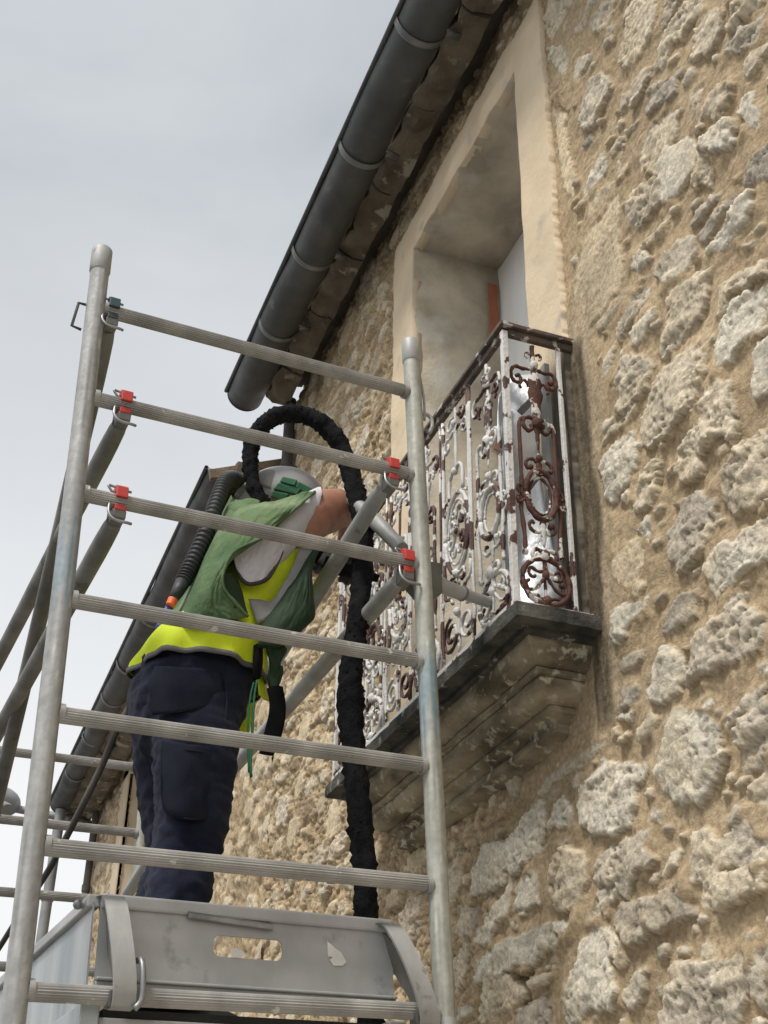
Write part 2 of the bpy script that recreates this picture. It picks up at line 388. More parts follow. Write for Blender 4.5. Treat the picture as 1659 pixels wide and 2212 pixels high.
def random_stones(x0, x1, z0, z1, n, rnd, taken, small=None, wr=(.07, .30), mar=.012):
    """scatter irregular stones so that they do not touch each other"""
    cs = .012; nx, nz = int((x1-x0)/cs)+2, int((z1-z0)/cs)+2
    occ = np.zeros((nx, nz), bool)
    def raster(poly, grow):
        c = poly.mean(0); P = c+(poly-c)*(1+grow/np.maximum(np.linalg.norm(poly-c, axis=1), .02))[:, None]
        i0, j0 = ((P.min(0)-(x0, z0))/cs).astype(int)-1; i1, j1 = ((P.max(0)-(x0, z0))/cs).astype(int)+2
        i0, j0 = max(i0, 0), max(j0, 0); i1, j1 = min(i1, nx), min(j1, nz)
        if i1 <= i0 or j1 <= j0: return None
        gx, gz = np.meshgrid(x0+np.arange(i0, i1)*cs, z0+np.arange(j0, j1)*cs, indexing='ij')
        return (slice(i0, i1), slice(j0, j1)), sdf(P, gx, gz) > 0
    for p in taken:
        r = raster(p, mar)
        if r: occ[r[0]] |= r[1]
    out = []
    for k in range(n):
        f = 1-k/n
        wd = wr[0]+(wr[1]-wr[0])*f*rnd.uniform(.5, 1); ht = min(wd*rnd.uniform(.33, .75), .17)
        c = np.array((rnd.uniform(x0, x1), rnd.uniform(z0, z1)))
        if small and small(c): wd *= .3; ht *= .3
        m_ = rnd.randint(6, 10); th = np.sort(rnd.uniform(0, 2*np.pi, m_)+0); th = np.linspace(0, 2*np.pi, m_, endpoint=False)+rnd.uniform(-.28, .28, m_)
        rr = rnd.uniform(.75, 1.12, m_); al = rnd.uniform(-.25, .25)
        q = np.stack([np.sign(np.cos(th))*np.abs(np.cos(th))**.8*rr*wd/2, np.sign(np.sin(th))*np.abs(np.sin(th))**.8*rr*ht/2], 1)
        q = q @ np.array([[math.cos(al), math.sin(al)], [-math.sin(al), math.cos(al)]])+c
        r = raster(q, mar*.5)
        if r is None or not r[1].any() or (occ[r[0]] & r[1]).any(): continue
        r2_ = raster(q, mar); occ[r2_[0]] |= r2_[1]
        t = ('bbccbcgcbbcn' if c[0] > 3.3 else 'ccccggcwwdbb')[rnd.randint(12)]
        out.append((q, TONE[t], rnd.uniform(.008, .024), t))
    return out
def sdf(poly, X, Z):
    """signed distance to a polygon, positive inside"""
    d = np.full(X.shape, 1e9); ins = np.zeros(X.shape, bool); n = len(poly)
    for i in range(n):
        a, b = poly[i], poly[(i+1) % n]; e = b-a; l2 = e @ e+1e-12
        wx, wz = X-a[0], Z-a[1]; t = np.clip((wx*e[0]+wz*e[1])/l2, 0, 1)
        d = np.minimum(d, np.hypot(wx-t*e[0], wz-t*e[1]))
        c = (a[1] > Z) != (b[1] > Z)
        ins ^= c & (X < (b[0]-a[0])*(Z-a[1])/((b[1]-a[1]) if abs(b[1]-a[1]) > 1e-9 else 1e-9)+a[0])
    return np.where(ins, d, -d)
def wall_fields(xs, zs, stones, seed):
    X, Z = np.meshgrid(xs, zs, indexing='ij'); rnd = np.random.RandomState(seed)
    wxn = fbm(X, Z, 24, 3, 11)*.02+fbm(X, Z, 7, 2, 4)*.012; wzn = fbm(X, Z, 24, 3, 23)*.016+fbm(X, Z, 7, 2, 9)*.01
    br = fbm(X*.55+Z*.5, Z*1.2-X*.2, 60, 3, 31)          # brush strokes in the mortar
    H = fbm(X, Z, 3.2, 3, 2)*.022+fbm(X, Z, 14, 3, 3)*.008+br*.0025
    mt = 1+fbm(X, Z, 1.6, 4, 5)*.34+fbm(X, Z, 40, 3, 6)*.16+br*.10
    C = MORTAR[None, None, :]*mt[..., None]
    pale = sst(.05, .5, fbm(X, Z, 2.3, 4, 41))[..., None]
    C = C*(1-pale*.35)+np.array((.52, .42, .29))*pale*.35*mt[..., None]
    jx = fbm(X, Z, 70, 2, 12)*.011; jz = fbm(X, Z, 70, 2, 24)*.009; wxn = wxn+jx; wzn = wzn+jz
    R1 = fbm(X, Z, 26, 5, 51, True); R2 = fbm(X, Z, 75, 3, 57); R3 = fbm(X*.6, Z*1.3, 9, 3, 61, True)
    cell = np.abs(gnoise(X*11+wxn*30, Z*17+wzn*30, 201))*1.15+.28*np.abs(gnoise(X*30+wxn*50, Z*40, 203))    # sharp creases of broken limestone
    pit = sst(.22, .55, gnoise(X*48, Z*60, 205)+.4*gnoise(X*110, Z*120, 206))
    far = sst(2.95, 3.7, X); H = H+far*(cell*.022-.008-pit*.007); C = C*(1+far*((cell-.35)*.55-pit*.25))[..., None]
    for poly, tone, prot, kind in stones:
        mn, mx_ = poly.min(0)-.06, poly.max(0)+.06
        i0, i1 = np.searchsorted(xs, (mn[0], mx_[0])); j0, j1 = np.searchsorted(zs, (mn[1], mx_[1]))
        if i1-i0 < 2 or j1-j0 < 2: continue
        sl_ = (slice(i0, i1), slice(j0, j1)); x, z = X[sl_], Z[sl_]
        size = min(*(poly.max(0)-poly.min(0))); k = min(1, size/.1)
        sd = sdf(poly, x+wxn[sl_]*k, z+wzn[sl_]*k)
        if prot < 0:
            mk = sst(-.002, .008, sd); H[sl_] = H[sl_]*(1-mk)+prot*mk*2; C[sl_] = C[sl_]*(1-mk[..., None]*.8); continue
        c = poly.mean(0); sp = max(size, .05)
        bur = fbm(x+seed, z, 9, 2, 77)                       # mortar smeared over part of the edge
        mk = sst(-.0005, .0025, sd-np.maximum(bur-.16, 0)*.05*k); lip = sst(-.05*k, 0, sd)*(1-mk)
        pl = None
        for q in range(5):
            a = rnd.uniform(0, 2*np.pi); sl2 = rnd.uniform(.05, .6)*prot/sp*1.8
            ph = rnd.uniform(-.3, .3)*sp
            h = prot*rnd.uniform(.7, 1.05)+sl2*((x-c[0])*math.cos(a)+(z-c[1])*math.sin(a)+ph)
            pl = h if pl is None else np.minimum(pl, h)
        pl = np.maximum(pl, prot*.35)
        rg = {'b': .35, 'w': .8}.get(kind, 1.0)*min(1, .4+k*.6)
        soft = sst(-.1, .45, fbm(x, z, 5, 2, 85)+.2)          # some faces sawn smooth, some broken
        face = pl*(.84+.16*(1-np.exp(-np.maximum(sd, 0)/.007)))+(cell[sl_]*.020-.008)*rg*(.35+.65*soft)+R2[sl_]*.0035*rg-pit[sl_]*.006*rg*soft+R3[sl_]*.007*rg
        H[sl_] = H[sl_]*(1-mk)+face*mk+lip*prot*.55*np.clip(.25+bur*1.6, 0, 1)
        v = 1.06+rnd.uniform(-.1, .1)+R2[sl_]*.22*rg+(cell[sl_]-.35)*.42*rg-pit[sl_]*.38*rg*soft+fbm(x, z, 8, 3, 83)*.45
        warm = np.clip(fbm(x, z, 6, 3, 91)*1.5+rnd.uniform(0, .35), 0, .9)[..., None]
        col = np.array(tone)*v[..., None]; col = col*(1-warm*.5)+np.array((.56, .45, .285))*v[..., None]*warm*.5
        C[sl_] = C[sl_]*(1-mk[..., None])+col*mk[..., None]
    C = C*np.minimum(1, .66/np.maximum(C.max(-1), 1e-3))[..., None]
    return X, Z, H, np.clip(C, .015, .78)
def field_mesh(name, xs, zs, Yv, C, keep, mt, parent, dX=0, dZ=0):
    nx, nz = len(xs), len(zs); X, Z = np.meshgrid(xs, zs, indexing='ij'); X, Z = X+dX, Z+dZ
    o0 = np.array(parent['_o'])
    idx = np.arange(nx*nz).reshape(nx, nz)
    q = np.stack([idx[:-1, :-1], idx[:-1, 1:], idx[1:, 1:], idx[1:, :-1]], -1)[keep]
    used = np.zeros(nx*nz, bool); used[q.ravel()] = True; re = np.cumsum(used)-1
    q = re[q]; co = (np.stack([X, Yv, Z], -1).reshape(-1, 3)-o0)[used]
    me = bpy.data.meshes.new(name)
    me.vertices.add(len(co)); me.vertices.foreach_set('co', co.astype(np.float32).ravel())
    nf = len(q); me.loops.add(nf*4); me.loops.foreach_set('vertex_index', q.ravel().astype(np.int32))
    me.polygons.add(nf); me.polygons.foreach_set('loop_start', np.arange(nf, dtype=np.int32)*4)
    try: me.polygons.foreach_set('loop_total', np.full(nf, 4, np.int32))
    except Exception: pass
    me.polygons.foreach_set('use_smooth', np.ones(nf, bool))
    me.update(calc_edges=True)
    a = me.color_attributes.new('tint', 'FLOAT_COLOR', 'POINT')
    cc = np.concatenate([C.reshape(-1, 3), np.ones((nx*nz, 1))], 1)[used]
    a.data.foreach_set('color', cc.astype(np.float32).ravel())
    me.materials.append(mt); me.validate()
    o = bpy.data.objects.new(name, me); COL.objects.link(o); o.parent = parent; o['_o'] = parent['_o']
    return o
M_wall = mat('rubble masonry', (.74, .73, .72), (1.14, 1.14, 1.14), 70, .95, bump=.45, bsc=150, vcol='tint', spec=.15, bdist=.012)
M_render = mat('beige lime render', (.50, .405, .285), (.585, .485, .35), 5, .9, bump=.25, bsc=60, c3=(.40, .36, .31), sc3=9, th3=.66, w3=.05, spec=.2)
M_reveal = mat('weathered reveal', (.36, .315, .24), (.66, .58, .455), 3.6, .92, bump=.45, bsc=45, c3=(.62, .585, .51), sc3=4, th3=.54, w3=.14, spec=.2, det=9)
M_board = mat('white window board', (.80, .80, .775), (.86, .86, .84), 4, .6, bump=.1, bsc=20, stretch=(6, 6, .8))
M_orange = mat('orange paint', (.34, .115, .06), (.40, .17, .10), 8, .8)
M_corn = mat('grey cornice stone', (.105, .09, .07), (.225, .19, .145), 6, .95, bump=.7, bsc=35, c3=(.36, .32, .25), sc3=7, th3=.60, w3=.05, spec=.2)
M_slab = mat('mossy balcony stone', (.10, .083, .056), (.36, .305, .215), 6, .95, bump=.5, bsc=75, c3=(.44, .40, .31), sc3=26, th3=.56, w3=.10, stretch=(.8, 1, 2.2), spec=.15)
M_slabtop = mat('lichen blackened slab edge', (.03, .03, .027), (.11, .105, .092), 9, .95, bump=.8, bsc=50, c3=(.26, .25, .22), sc3=20, th3=.60, w3=.06, spec=.2)
M_zinc = mat('dark grey zinc', (.050, .052, .053), (.088, .090, .090), 4, .5, .68, metal=.2, bump=.12, bsc=14, c3=(.13, .13, .125), sc3=11, th3=.62, w3=.16)
M_zinclt = mat('pale gutter bracket', (.14, .145, .145), (.21, .215, .215), 9, .45, metal=.4)
M_pipe = mat('grey downpipe', (.20, .205, .21), (.27, .275, .28), 7, .55)
M_dark = mat('weathered dark board', (.055, .05, .045), (.11, .10, .085), 7, .85, bump=.3)
M_tile = mat('lichen covered roof tile', (.16, .12, .09), (.26, .20, .15), 6, .9, bump=.3)

HOUSE = thing('stone_house', 'tall rubble stone house with beige window surround and dark gutter, beside the scaffold', 'house', (3, 0, 0))
def spaced(*seg):
    out = []
    for a, b, d0, d1 in seg:
        x = a
        while x < b: out.append(x); x += d0+(d1-d0)*(x-a)/(b-a)
    out.append(seg[-1][1]); return np.array(out)
XE = 6.06
xs = spaced((-1.2, 1.45, .06, .02), (1.45, 3.0, .0052, .0058), (3.0, XE, .0058, .013))
zs = spaced((0, 1.75, .06, .02), (1.75, 6.17, .0056, .0075))
TR = traced(); rnd = np.random.RandomState(12)
openings = [np.array([(2.72, 2.9), (4.40, 2.9), (4.40, 5.93), (2.72, 5.93)]), np.array([(2.63, 2.86), (2.8, 2.86), (2.8, 4.30), (2.63, 4.30)])]
def in_traced(c):
    px, py = proj((c[0], 0, c[1])); return 930 < px < 1740 and -80 < py < 2300
RS1 = random_stones(-1.2, XE, 0, 6.15, 9000, rnd, openings+[t[0] for t in TR], in_traced, (.06, .34), .008)
X, Z, H, C = wall_fields(xs, zs, RS1+TR, 3)
# plain rendered strip beside the balcony, with dirt and balcony-end shade painted down it
pl = sst(2.625, 2.665, X+fbm(X, Z, 6, 3, 71)*.06)*(1-sst(2.78, 2.80, X))*sst(2.84, 2.92, Z+fbm(X, Z, 6, 3, 72)*.08)*(1-sst(4.22, 4.34, Z+fbm(X, Z, 6, 3, 73)*.1))
H = H*(1-pl)+(.004+fbm(X, Z, 30, 3, 74)*.004)*pl
cp = np.array((.42, .335, .225))*(1+fbm(X*3, Z*.5, 9, 4, 75)*.4+fbm(X, Z, 50, 2, 76)*.2)[..., None]
C = C*(1-pl[..., None])+cp*pl[..., None]
dirt_shade = sst(2.675, 2.715, X+fbm(X*2, Z*.6, 5, 3, 78)*.05)*(1-sst(4.05, 4.22, Z+fbm(X, Z, 7, 3, 79)*.15))*pl
C = C*(1-.86*dirt_shade[..., None]*(.8+.4*fbm(X*3, Z*.4, 12, 3, 80))[..., None])
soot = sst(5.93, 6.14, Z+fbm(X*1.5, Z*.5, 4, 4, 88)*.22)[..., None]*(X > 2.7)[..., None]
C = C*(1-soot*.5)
C = np.clip(C, .012, .78)
cx_, cz_ = (xs[:-1]+xs[1:])/2, (zs[:-1]+zs[1:])/2
CXg, CZg = np.meshgrid(cx_, cz_, indexing='ij')
WX0, WX1, WZ1, WZ0 = 3.008, 4.085, 5.705, 3.14
keep = ~((CXg > WX0-.05) & (CXg < WX1+.05) & (CZg > WZ0-.02) & (CZg < WZ1+.05))
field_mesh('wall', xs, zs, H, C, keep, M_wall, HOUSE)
# flat rendered band round the window
xb = np.arange(2.74, 4.40, .0055); zb = np.arange(3.10, 5.96, .0075)
Xb, Zb = np.meshgrid(xb, zb, indexing='ij')
cxb, czb = np.meshgrid((xb[:-1]+xb[1:])/2, (zb[:-1]+zb[1:])/2, indexing='ij')
ro = fbm(cxb, czb, 5, 3, 101)*.018; ri = fbm(cxb, czb, 4, 2, 103)*.008
kb = (cxb > 2.782) & (cxb < 4.338) & (czb < 5.902) & ~((cxb > WX0) & (cxb < WX1) & (czb < WZ1))
wo = np.maximum(sst(2.90, 2.79, Xb), np.maximum(sst(4.22, 4.33, Xb), 0)); wt = sst(5.80, 5.90, Zb)
dXb = wo*(fbm(Xb, Zb, 5, 4, 101)*.016+fbm(Xb, Zb, 34, 3, 102)*.012); dZb = wt*(fbm(Xb, Zb, 5, 4, 103)*.04+fbm(Xb, Zb, 40, 2, 104)*.012)
wi = sst(5.78, 5.71, Zb)*(Zb > 5.6)*sst(3.0, 3.03, Xb)*sst(4.09, 4.06, Xb); dZb = dZb+wi*np.maximum(fbm(Xb, Zb*0, 6, 4, 108), -.1)*.03
Yb = .024+fbm(Xb, Zb, 4, 3, 105)*.008
Cb = np.ones(Xb.shape+(3,))
worn = sst(.12, .2, fbm(Xb*1.4, Zb, 4.5, 3, 107)-np.abs(Zb-5.82)*1.6-np.abs(Xb-3.18)*.3)[..., None]
Cb = Cb*(1-worn)+np.array((.86, .92, 1.06))*worn
stain_shade = sst(2.98, 2.86, Xb+fbm(Xb*2, Zb*.5, 6, 3, 111)*.06)*sst(4.22, 4.08, Zb+fbm(Xb*3, Zb, 6, 3, 112)*.12)*np.clip(.95+fbm(Xb*3, Zb*.4, 14, 3, 113)*.5, .4, 1); stain_shade = stain_shade[..., None]  # stain streaks plus the railing end's shade, painted into the band colour
Cb = Cb*(1-stain_shade)+np.array((.17, .18, .20))*stain_shade
M_band = mat('beige lime render band', (.60, .485, .335), (.69, .57, .41), 4, .9, bump=.25, bsc=60, c3=(.47, .40, .31), sc3=6, th3=.60, w3=.10, vcol='tint', spec=.2)
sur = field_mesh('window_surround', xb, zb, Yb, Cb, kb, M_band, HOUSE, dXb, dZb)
md = sur.modifiers.new('thick', 'SOLIDIFY'); md.thickness = .045; md.offset = -1.0 if True else 0
# recess of the French window
WD = -.40
mbx = MB()
def noisy_rect(b, p00, p10, p11, p01, n1, n2, nrm, amp, seed):
    p00, p10, p11, p01 = [np.array(p, float) for p in (p00, p10, p11, p01)]; nrm = np.array(nrm, float)
    G = np.zeros((n1+1, n2+1, 3))
    for i in range(n1+1):
        for j in range(n2+1):
            u, v = i/n1, j/n2
            G[i, j] = (p00*(1-u)+p10*u)*(1-v)+(p01*(1-u)+p11*u)*v
    q = G.reshape(-1, 3); d = fbm(q[:, 0]*1.0+q[:, 1]*1.7, q[:, 2]+q[:, 1]*.9, 4, 4, seed)*amp
    b.grid(G+(d[:, None]*nrm).reshape(G.shape))
noisy_rect(mbx, (WX0-.02, .02, WZ1), (WX1+.02, .02, WZ1), (WX1+.02, WD-.05, WZ1-.01), (WX0-.02, WD-.05, WZ1-.01), 40, 16, (0, 0, 1), .02, 3)
noisy_rect(mbx, (WX1, .02, WZ0-.05), (WX1, .02, WZ1+.01), (WX1-.02, WD-.05, WZ1+.01), (WX1-.02, WD-.05, WZ0-.05), 50, 14, (1, 0, 0), .02, 5)
noisy_rect(mbx, (WX0, .02, WZ0-.05), (WX0, .02, WZ1+.01), (WX0-.06, WD-.05, WZ1+.01), (WX0-.06, WD-.05, WZ0-.05), 50, 14, (1, 0, 0), .02, 7)
rv = mbx.build('window_reveal', M_reveal, HOUSE, smooth=True)
b = MB(); noisy_rect(b, (WX0-.1, WD, WZ0-.05), (WX1+.02, WD, WZ0-.05), (WX1+.02, WD, WZ1+.03), (WX0-.1, WD, WZ1+.03), 20, 40, (0, 1, 0), .01, 9)
b.build('window_board', M_board, rv, smooth=True)
zo = on_y(1062, 602, WD+.06)[2]
b = MB(); z1 = on_y(1062, 722, WD+.06)[2]; b.box((WX1-.034, WD+.04, (zo+z1)/2), (.010, .045, zo-z1)); b.build('painted_edge_strip', M_orange, rv, bevel=.002)
z2, z3 = on_y(1071, 930, WD+.06)[2], on_y(1071, 968, WD+.06)[2]
b = MB(); b.box((WX1-.034, WD+.04, (z2+z3)/2), (.010, .05, z2-z3)); b.build('painted_edge_strip', M_orange, rv, bevel=.002)

# eave: a gap over the wall head, then rough cornice stones, then the gutter
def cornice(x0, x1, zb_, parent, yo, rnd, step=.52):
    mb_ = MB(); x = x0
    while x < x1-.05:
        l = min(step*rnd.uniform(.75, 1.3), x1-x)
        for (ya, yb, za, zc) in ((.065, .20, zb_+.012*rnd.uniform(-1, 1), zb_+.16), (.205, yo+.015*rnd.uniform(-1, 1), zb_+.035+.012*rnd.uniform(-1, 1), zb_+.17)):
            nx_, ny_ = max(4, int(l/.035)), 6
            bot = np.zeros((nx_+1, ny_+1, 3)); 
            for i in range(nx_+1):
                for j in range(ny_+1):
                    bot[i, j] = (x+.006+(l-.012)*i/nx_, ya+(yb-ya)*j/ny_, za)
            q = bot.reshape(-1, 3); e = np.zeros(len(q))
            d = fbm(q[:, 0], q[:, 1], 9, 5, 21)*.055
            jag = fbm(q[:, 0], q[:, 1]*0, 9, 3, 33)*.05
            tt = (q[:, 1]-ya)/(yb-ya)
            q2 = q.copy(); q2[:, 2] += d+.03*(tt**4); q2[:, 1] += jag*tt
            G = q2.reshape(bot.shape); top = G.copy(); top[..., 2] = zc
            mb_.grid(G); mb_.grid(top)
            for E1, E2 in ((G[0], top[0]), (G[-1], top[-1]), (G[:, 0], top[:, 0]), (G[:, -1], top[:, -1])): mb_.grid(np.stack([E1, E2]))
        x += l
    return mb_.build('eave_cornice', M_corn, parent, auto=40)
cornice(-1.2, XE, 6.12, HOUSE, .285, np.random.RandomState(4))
def gutter(x0, x1, yl, zl, r, parent, joints, xs0=None):
    g = MB(); nx_ = 30
    yc = yl-r; ths = np.linspace(0, math.pi, 15)
    sec = [(yc+r*math.cos(t), zl-r*math.sin(t)*1.06) for t in ths]
    bead = [(yl+.008+.011*math.cos(t), zl+.004+.011*math.sin(t)) for t in np.linspace(-2.6, 2.6, 9)]
    xx = np.linspace(x0, x1, nx_)
    wz = lambda x: .004*math.sin(x*2.3)+.003*math.sin(x*5.1+1)
    g.grid(np.array([[(x, y+wz(x*1.7), z+wz(x)) for (y, z) in sec] for x in xx]))
    g.grid(np.array([[(x, y, z) for (y, z) in bead+[bead[0]]] for x in xx]))
    for xe in (x0, x1): g.add([(xe, y, z) for y, z in sec], [tuple(range(len(sec)))])
    o = g.build('gutter', M_zinc, parent, auto=50, solid=.003)
    for xj in joints:
        k = MB(); rr = r+.005
        sc_ = [(yc+rr*math.cos(t), zl-rr*math.sin(t)*1.06) for t in np.linspace(-.1, math.pi+.05, 18)]
        k.grid(np.array([[(xj+dx, y, z) for y, z in sc_] for dx in (-.016, -.008, .008, .016)])); k.box((xj, yc-r-.03, zl+.01), (.03, .09, .012))
        k.build('gutter_bracket', M_zinclt, o, smooth=True, solid=.005)
    return o
jn = [on_y(px, py, .42)[0] for px, py in ((866, 110), (741, 398), (636, 625), (562, 790))]
gutter(-1.2, 6.02, .44, 6.10, .105, HOUSE, jn)
# roof, end wall and the rest of the body, seen only from elsewhere
def roof(x0, x1, ye, ze, yb, parent, slope, name='roof'):
    r = MB(); n_ = int((x1-x0)/.11); zr = ze+(ye-yb)*slope
    xx = np.linspace(x0, x1, n_*4+1); top = np.array([[(x, ye, ze+.035+.022*math.cos((x-x0)/.22*2*math.pi)), (x, yb, zr+.035+.022*math.cos((x-x0)/.22*2*math.pi))] for x in xx])
    r.grid(top); bot = top.copy(); bot[..., 2] -= .07; r.grid(bot); r.grid(np.stack([top[:, 0], bot[:, 0]])); r.grid(np.stack([top[:, 1], bot[:, 1]]))
    for i in (0, -1): r.grid(np.stack([top[i], bot[i]]))
    return r.build(name, M_tile, parent, auto=50)
roof(-1.2, XE+.02, .33, 6.36, -4.2, HOUSE, .32)
b = MB(); b.box(((XE-1.2)/2, .0, 6.30), (XE+1.2-.06, .50, .02)); b.build('eave_gap_darkener', M_dark, HOUSE)  # dark board added above the eave gap to deepen its shade
b = MB()
b.prism([(XE-.03, -.035, 0), (XE-.03, -8, 0), (XE-.03, -8, 6.3), (XE-.03, -4.2, 7.72), (XE-.03, -.035, 6.32)], (.03, 0, 0))
b.build('side_wall', M_render, HOUSE); b = MB()
b.prism([(-1.2, -.035, 0), (-1.2, -8, 0), (-1.2, -8, 6.3), (-1.2, -4.2, 7.72), (-1.2, -.035, 6.32)], (.03, 0, 0))
b.build('side_wall', M_render, HOUSE)
b = MB(); b.box(((XE-1.2)/2, -8.02, 3.15), (XE+1.2, .03, 6.3)); b.build('rear_wall', M_render, HOUSE)
b = MB(); b.prism([(XE-.02, -.03, 6.30), (XE-.02, .27, 6.24), (XE-.02, .27, 6.31), (XE-.02, -.03, 6.42)], (.03, 0, 0)); b.build('verge_board', M_dark, HOUSE)
b = MB(); b.tube([(XE-.045, .05, 5.55), (XE-.045, .05, 6.0), (XE-.045, .05, 6.14)], .034, 12); b.box((XE-.045, .05, 5.60), (.09, .09, .1)); b.build('downpipe', M_dark, HOUSE, auto=40)

# ---------------------------------------------------------------- balcony slab with its moulded corbel (part of the house)
PRO = [(.262, 3.172), (.262, 3.150), (.262, 3.130), (.240, 3.127), (.214, 3.127), (.214, 3.112), (.196, 3.110)]
PRO += [(.196-.058*(1-math.cos(t))-.004*t, 3.108-.062*math.sin(t)) for t in np.linspace(.1, 1.45, 8)]
PRO += [(.152, 3.044), (.152, 3.030), (.134, 3.028)]
PRO += [(.088+.050*math.cos(t), 3.020-.046*math.sin(t)) for t in np.linspace(-.1, 1.5, 9)]
PRO += [(.074, 2.972), (.080, 2.970), (.080, 2.954), (.062, 2.952), (.050, 2.944), (.044, 2.932), (.052, 2.930), (.052, 2.906), (.034, 2.904), (.010, 2.894), (-.03, 2.885)]
BX0, BX1 = 2.722, 4.352        # ends of the slab at full projection
def mould(pr, mt, name, closed_top):
    g = MB(); D0 = .262; rows = []
    ns, nf = 14, 70
    for (p, z) in pr:
        a0, a1 = BX0+D0-p, BX1-D0+p; row = []
        for i in range(ns): row.append((a0, -.03+(p+.03)*i/ns, z))
        for i in range(nf): row.append((a0+(a1-a0)*i/nf, p, z))
        for i in range(ns+1): row.append((a1, p-(p+.03)*i/ns, z))
        rows.append(row)
    P = np.array(rows); q = P.reshape(-1, 3)
    d = fbm(q[:, 0]+q[:, 1], q[:, 2]*1.2+q[:, 1], 9, 4, 61)*.006+fbm(q[:, 0]-q[:, 1], q[:, 2]*2, 34, 2, 67)*.003
    bite = np.maximum(fbm(q[:, 0]*1.2+q[:, 1], q[:, 2], 5, 3, 69)-.25, 0)*.03
    cxm, inn = (BX0+BX1)/2, .0
    side = np.clip((np.abs(q[:, 0]-cxm)-(BX1-BX0)/2+.262)/.262, 0, 1)
    q2 = q.copy(); q2[:, 1] += (d-bite); q2[:, 0] += np.sign(q[:, 0]-cxm)*(d-bite)*side
    P = q2.reshape(P.shape); g.grid(P)
    if closed_top: g.add([tuple(p) for p in P[0]], [tuple(range(P.shape[1]))])
    return g.build(name, mt, HOUSE, smooth=False, auto=38)
mould(PRO[:7], M_slabtop, 'balcony_slab', True)
PRO2 = []
for i_ in range(6, len(PRO)-1):
    PRO2 += [PRO[i_], ((PRO[i_][0]+PRO[i_+1][0])/2, (PRO[i_][1]+PRO[i_+1][1])/2)]
mould(PRO2+PRO[-1:], M_slab, 'balcony_corbel', False)
b = MB(); b.box((3.54, .1, 3.166), (1.55, .30, .012)); b.box((3.54, -.2, 3.13), (1.06, .45, .06)); b.build('balcony_floor', M_slab, HOUSE)

# ---------------------------------------------------------------- lower neighbouring house
NB = thing('terraced_house', 'lower rubble stone house with dark gutter adjoining the far end of the tall one', 'house', (9.3, 0, 0))
XN = 12.75
xs2 = spaced((XE, XN, .014, .022)); zs2 = spaced((0, 2.0, .08, .03), (2.0, 5.56, .013, .014))
op2 = [np.array([(9.2, 3.2), (10.9, 3.2), (10.9, 5.6), (9.2, 5.6)])]
RS2 = random_stones(XE, XN, 1.8, 5.5, 2600, np.random.RandomState(8), op2, None, (.08, .34))
X2, Z2, H2, C2 = wall_fields(xs2, zs2, RS2, 9)
c2x, c2z = np.meshgrid((xs2[:-1]+xs2[1:])/2, (zs2[:-1]+zs2[1:])/2, indexing='ij')
keep2 = ~((c2x > 9.45) & (c2x < 10.72) & (c2z > 3.6) & (c2z < 5.36))
field_mesh('wall', xs2, zs2, H2, C2, keep2, M_wall, NB)
b = MB()
for c_, s_ in (((10.86, .012, 4.5), (.27, .05, 1.9)), ((9.33, .012, 4.5), (.27, .05, 1.9)), ((10.095, .012, 5.42), (1.8, .05, .14)), ((10.095, .03, 3.58), (1.8, .1, .1))): b.box(c_, s_)
b.build('window_surround', M_render, NB, bevel=.01)
b = MB(); b.box((10.735, -.2, 4.49), (.02, .44, 1.78)); b.box((9.455, -.2, 4.49), (.02, .44, 1.78)); b.box((10.095, -.2, 5.37), (1.3, .44, .02)); b.box((10.095, -.2, 3.62), (1.3, .44, .02))
rv2 = b.build('window_reveal', M_render, NB)
b = MB(); b.box((10.095, -.38, 4.49), (1.27, .03, 1.75)); b.build('window_board', M_board, rv2)
cornice(XE+.01, XN, 5.50, NB, .33, np.random.RandomState(7))
YG, ZG = .49, 5.61
jn2 = [on_y(px, py, .46)[0] for px, py in ((417, 1115), (312, 1328), (262, 1428), (228, 1500), (183, 1610), (143, 1705))]
gutter(XE+.06, 12.6, YG, ZG, .10, NB, jn2)
roof(XE+.07, XN+.1, .30, 5.62, -4.2, NB, .27)
b = MB(); b.prism([(XE+.02, -.02, 5.715), (XE+.02, .475, 5.515), (XE+.02, .485, 5.580), (XE+.02, -.02, 5.795)], (.035, 0, 0))
M_wood = mat('weathered verge board', (.11, .085, .06), (.24, .18, .12), 9, .9, bump=.5, bsc=60, c3=(.30, .27, .22), sc3=12, th3=.6)
b.build('verge_board', M_wood, NB, bevel=.004)
b = MB(); dx = 12.45
b.tube([(dx, YG-.1, ZG-.11), (dx, YG-.1, ZG-.35), (dx, YG-.10, ZG-.5), (dx, YG-.10, 0)], .05, 16); b.cyl((dx, YG-.1, 4.62), (dx, YG-.1, 4.66), .058); b.build('downpipe', M_pipe, NB, auto=40)
b = MB(); b.cyl((12.35, .06, 5.5), (12.35, .06, 1.5), .035, 12); b.cyl((12.35, .06, 4.72), (12.35, .06, 4.78), .042, 12); b.build('cable_conduit', M_dark, NB, auto=40)
b = MB(); b.prism([(XN-.03, -.035, 0), (XN-.03, -8, 0), (XN-.03, -8, 5.6), (XN-.03, -4.2, 6.95), (XN-.03, -.035, 5.75)], (.03, 0, 0)); b.build('side_wall', M_render, NB)
b = MB(); b.box(((XN+XE)/2, -8.02, 2.8), (XN-XE, .03, 5.6)); b.build('rear_wall', M_render, NB)

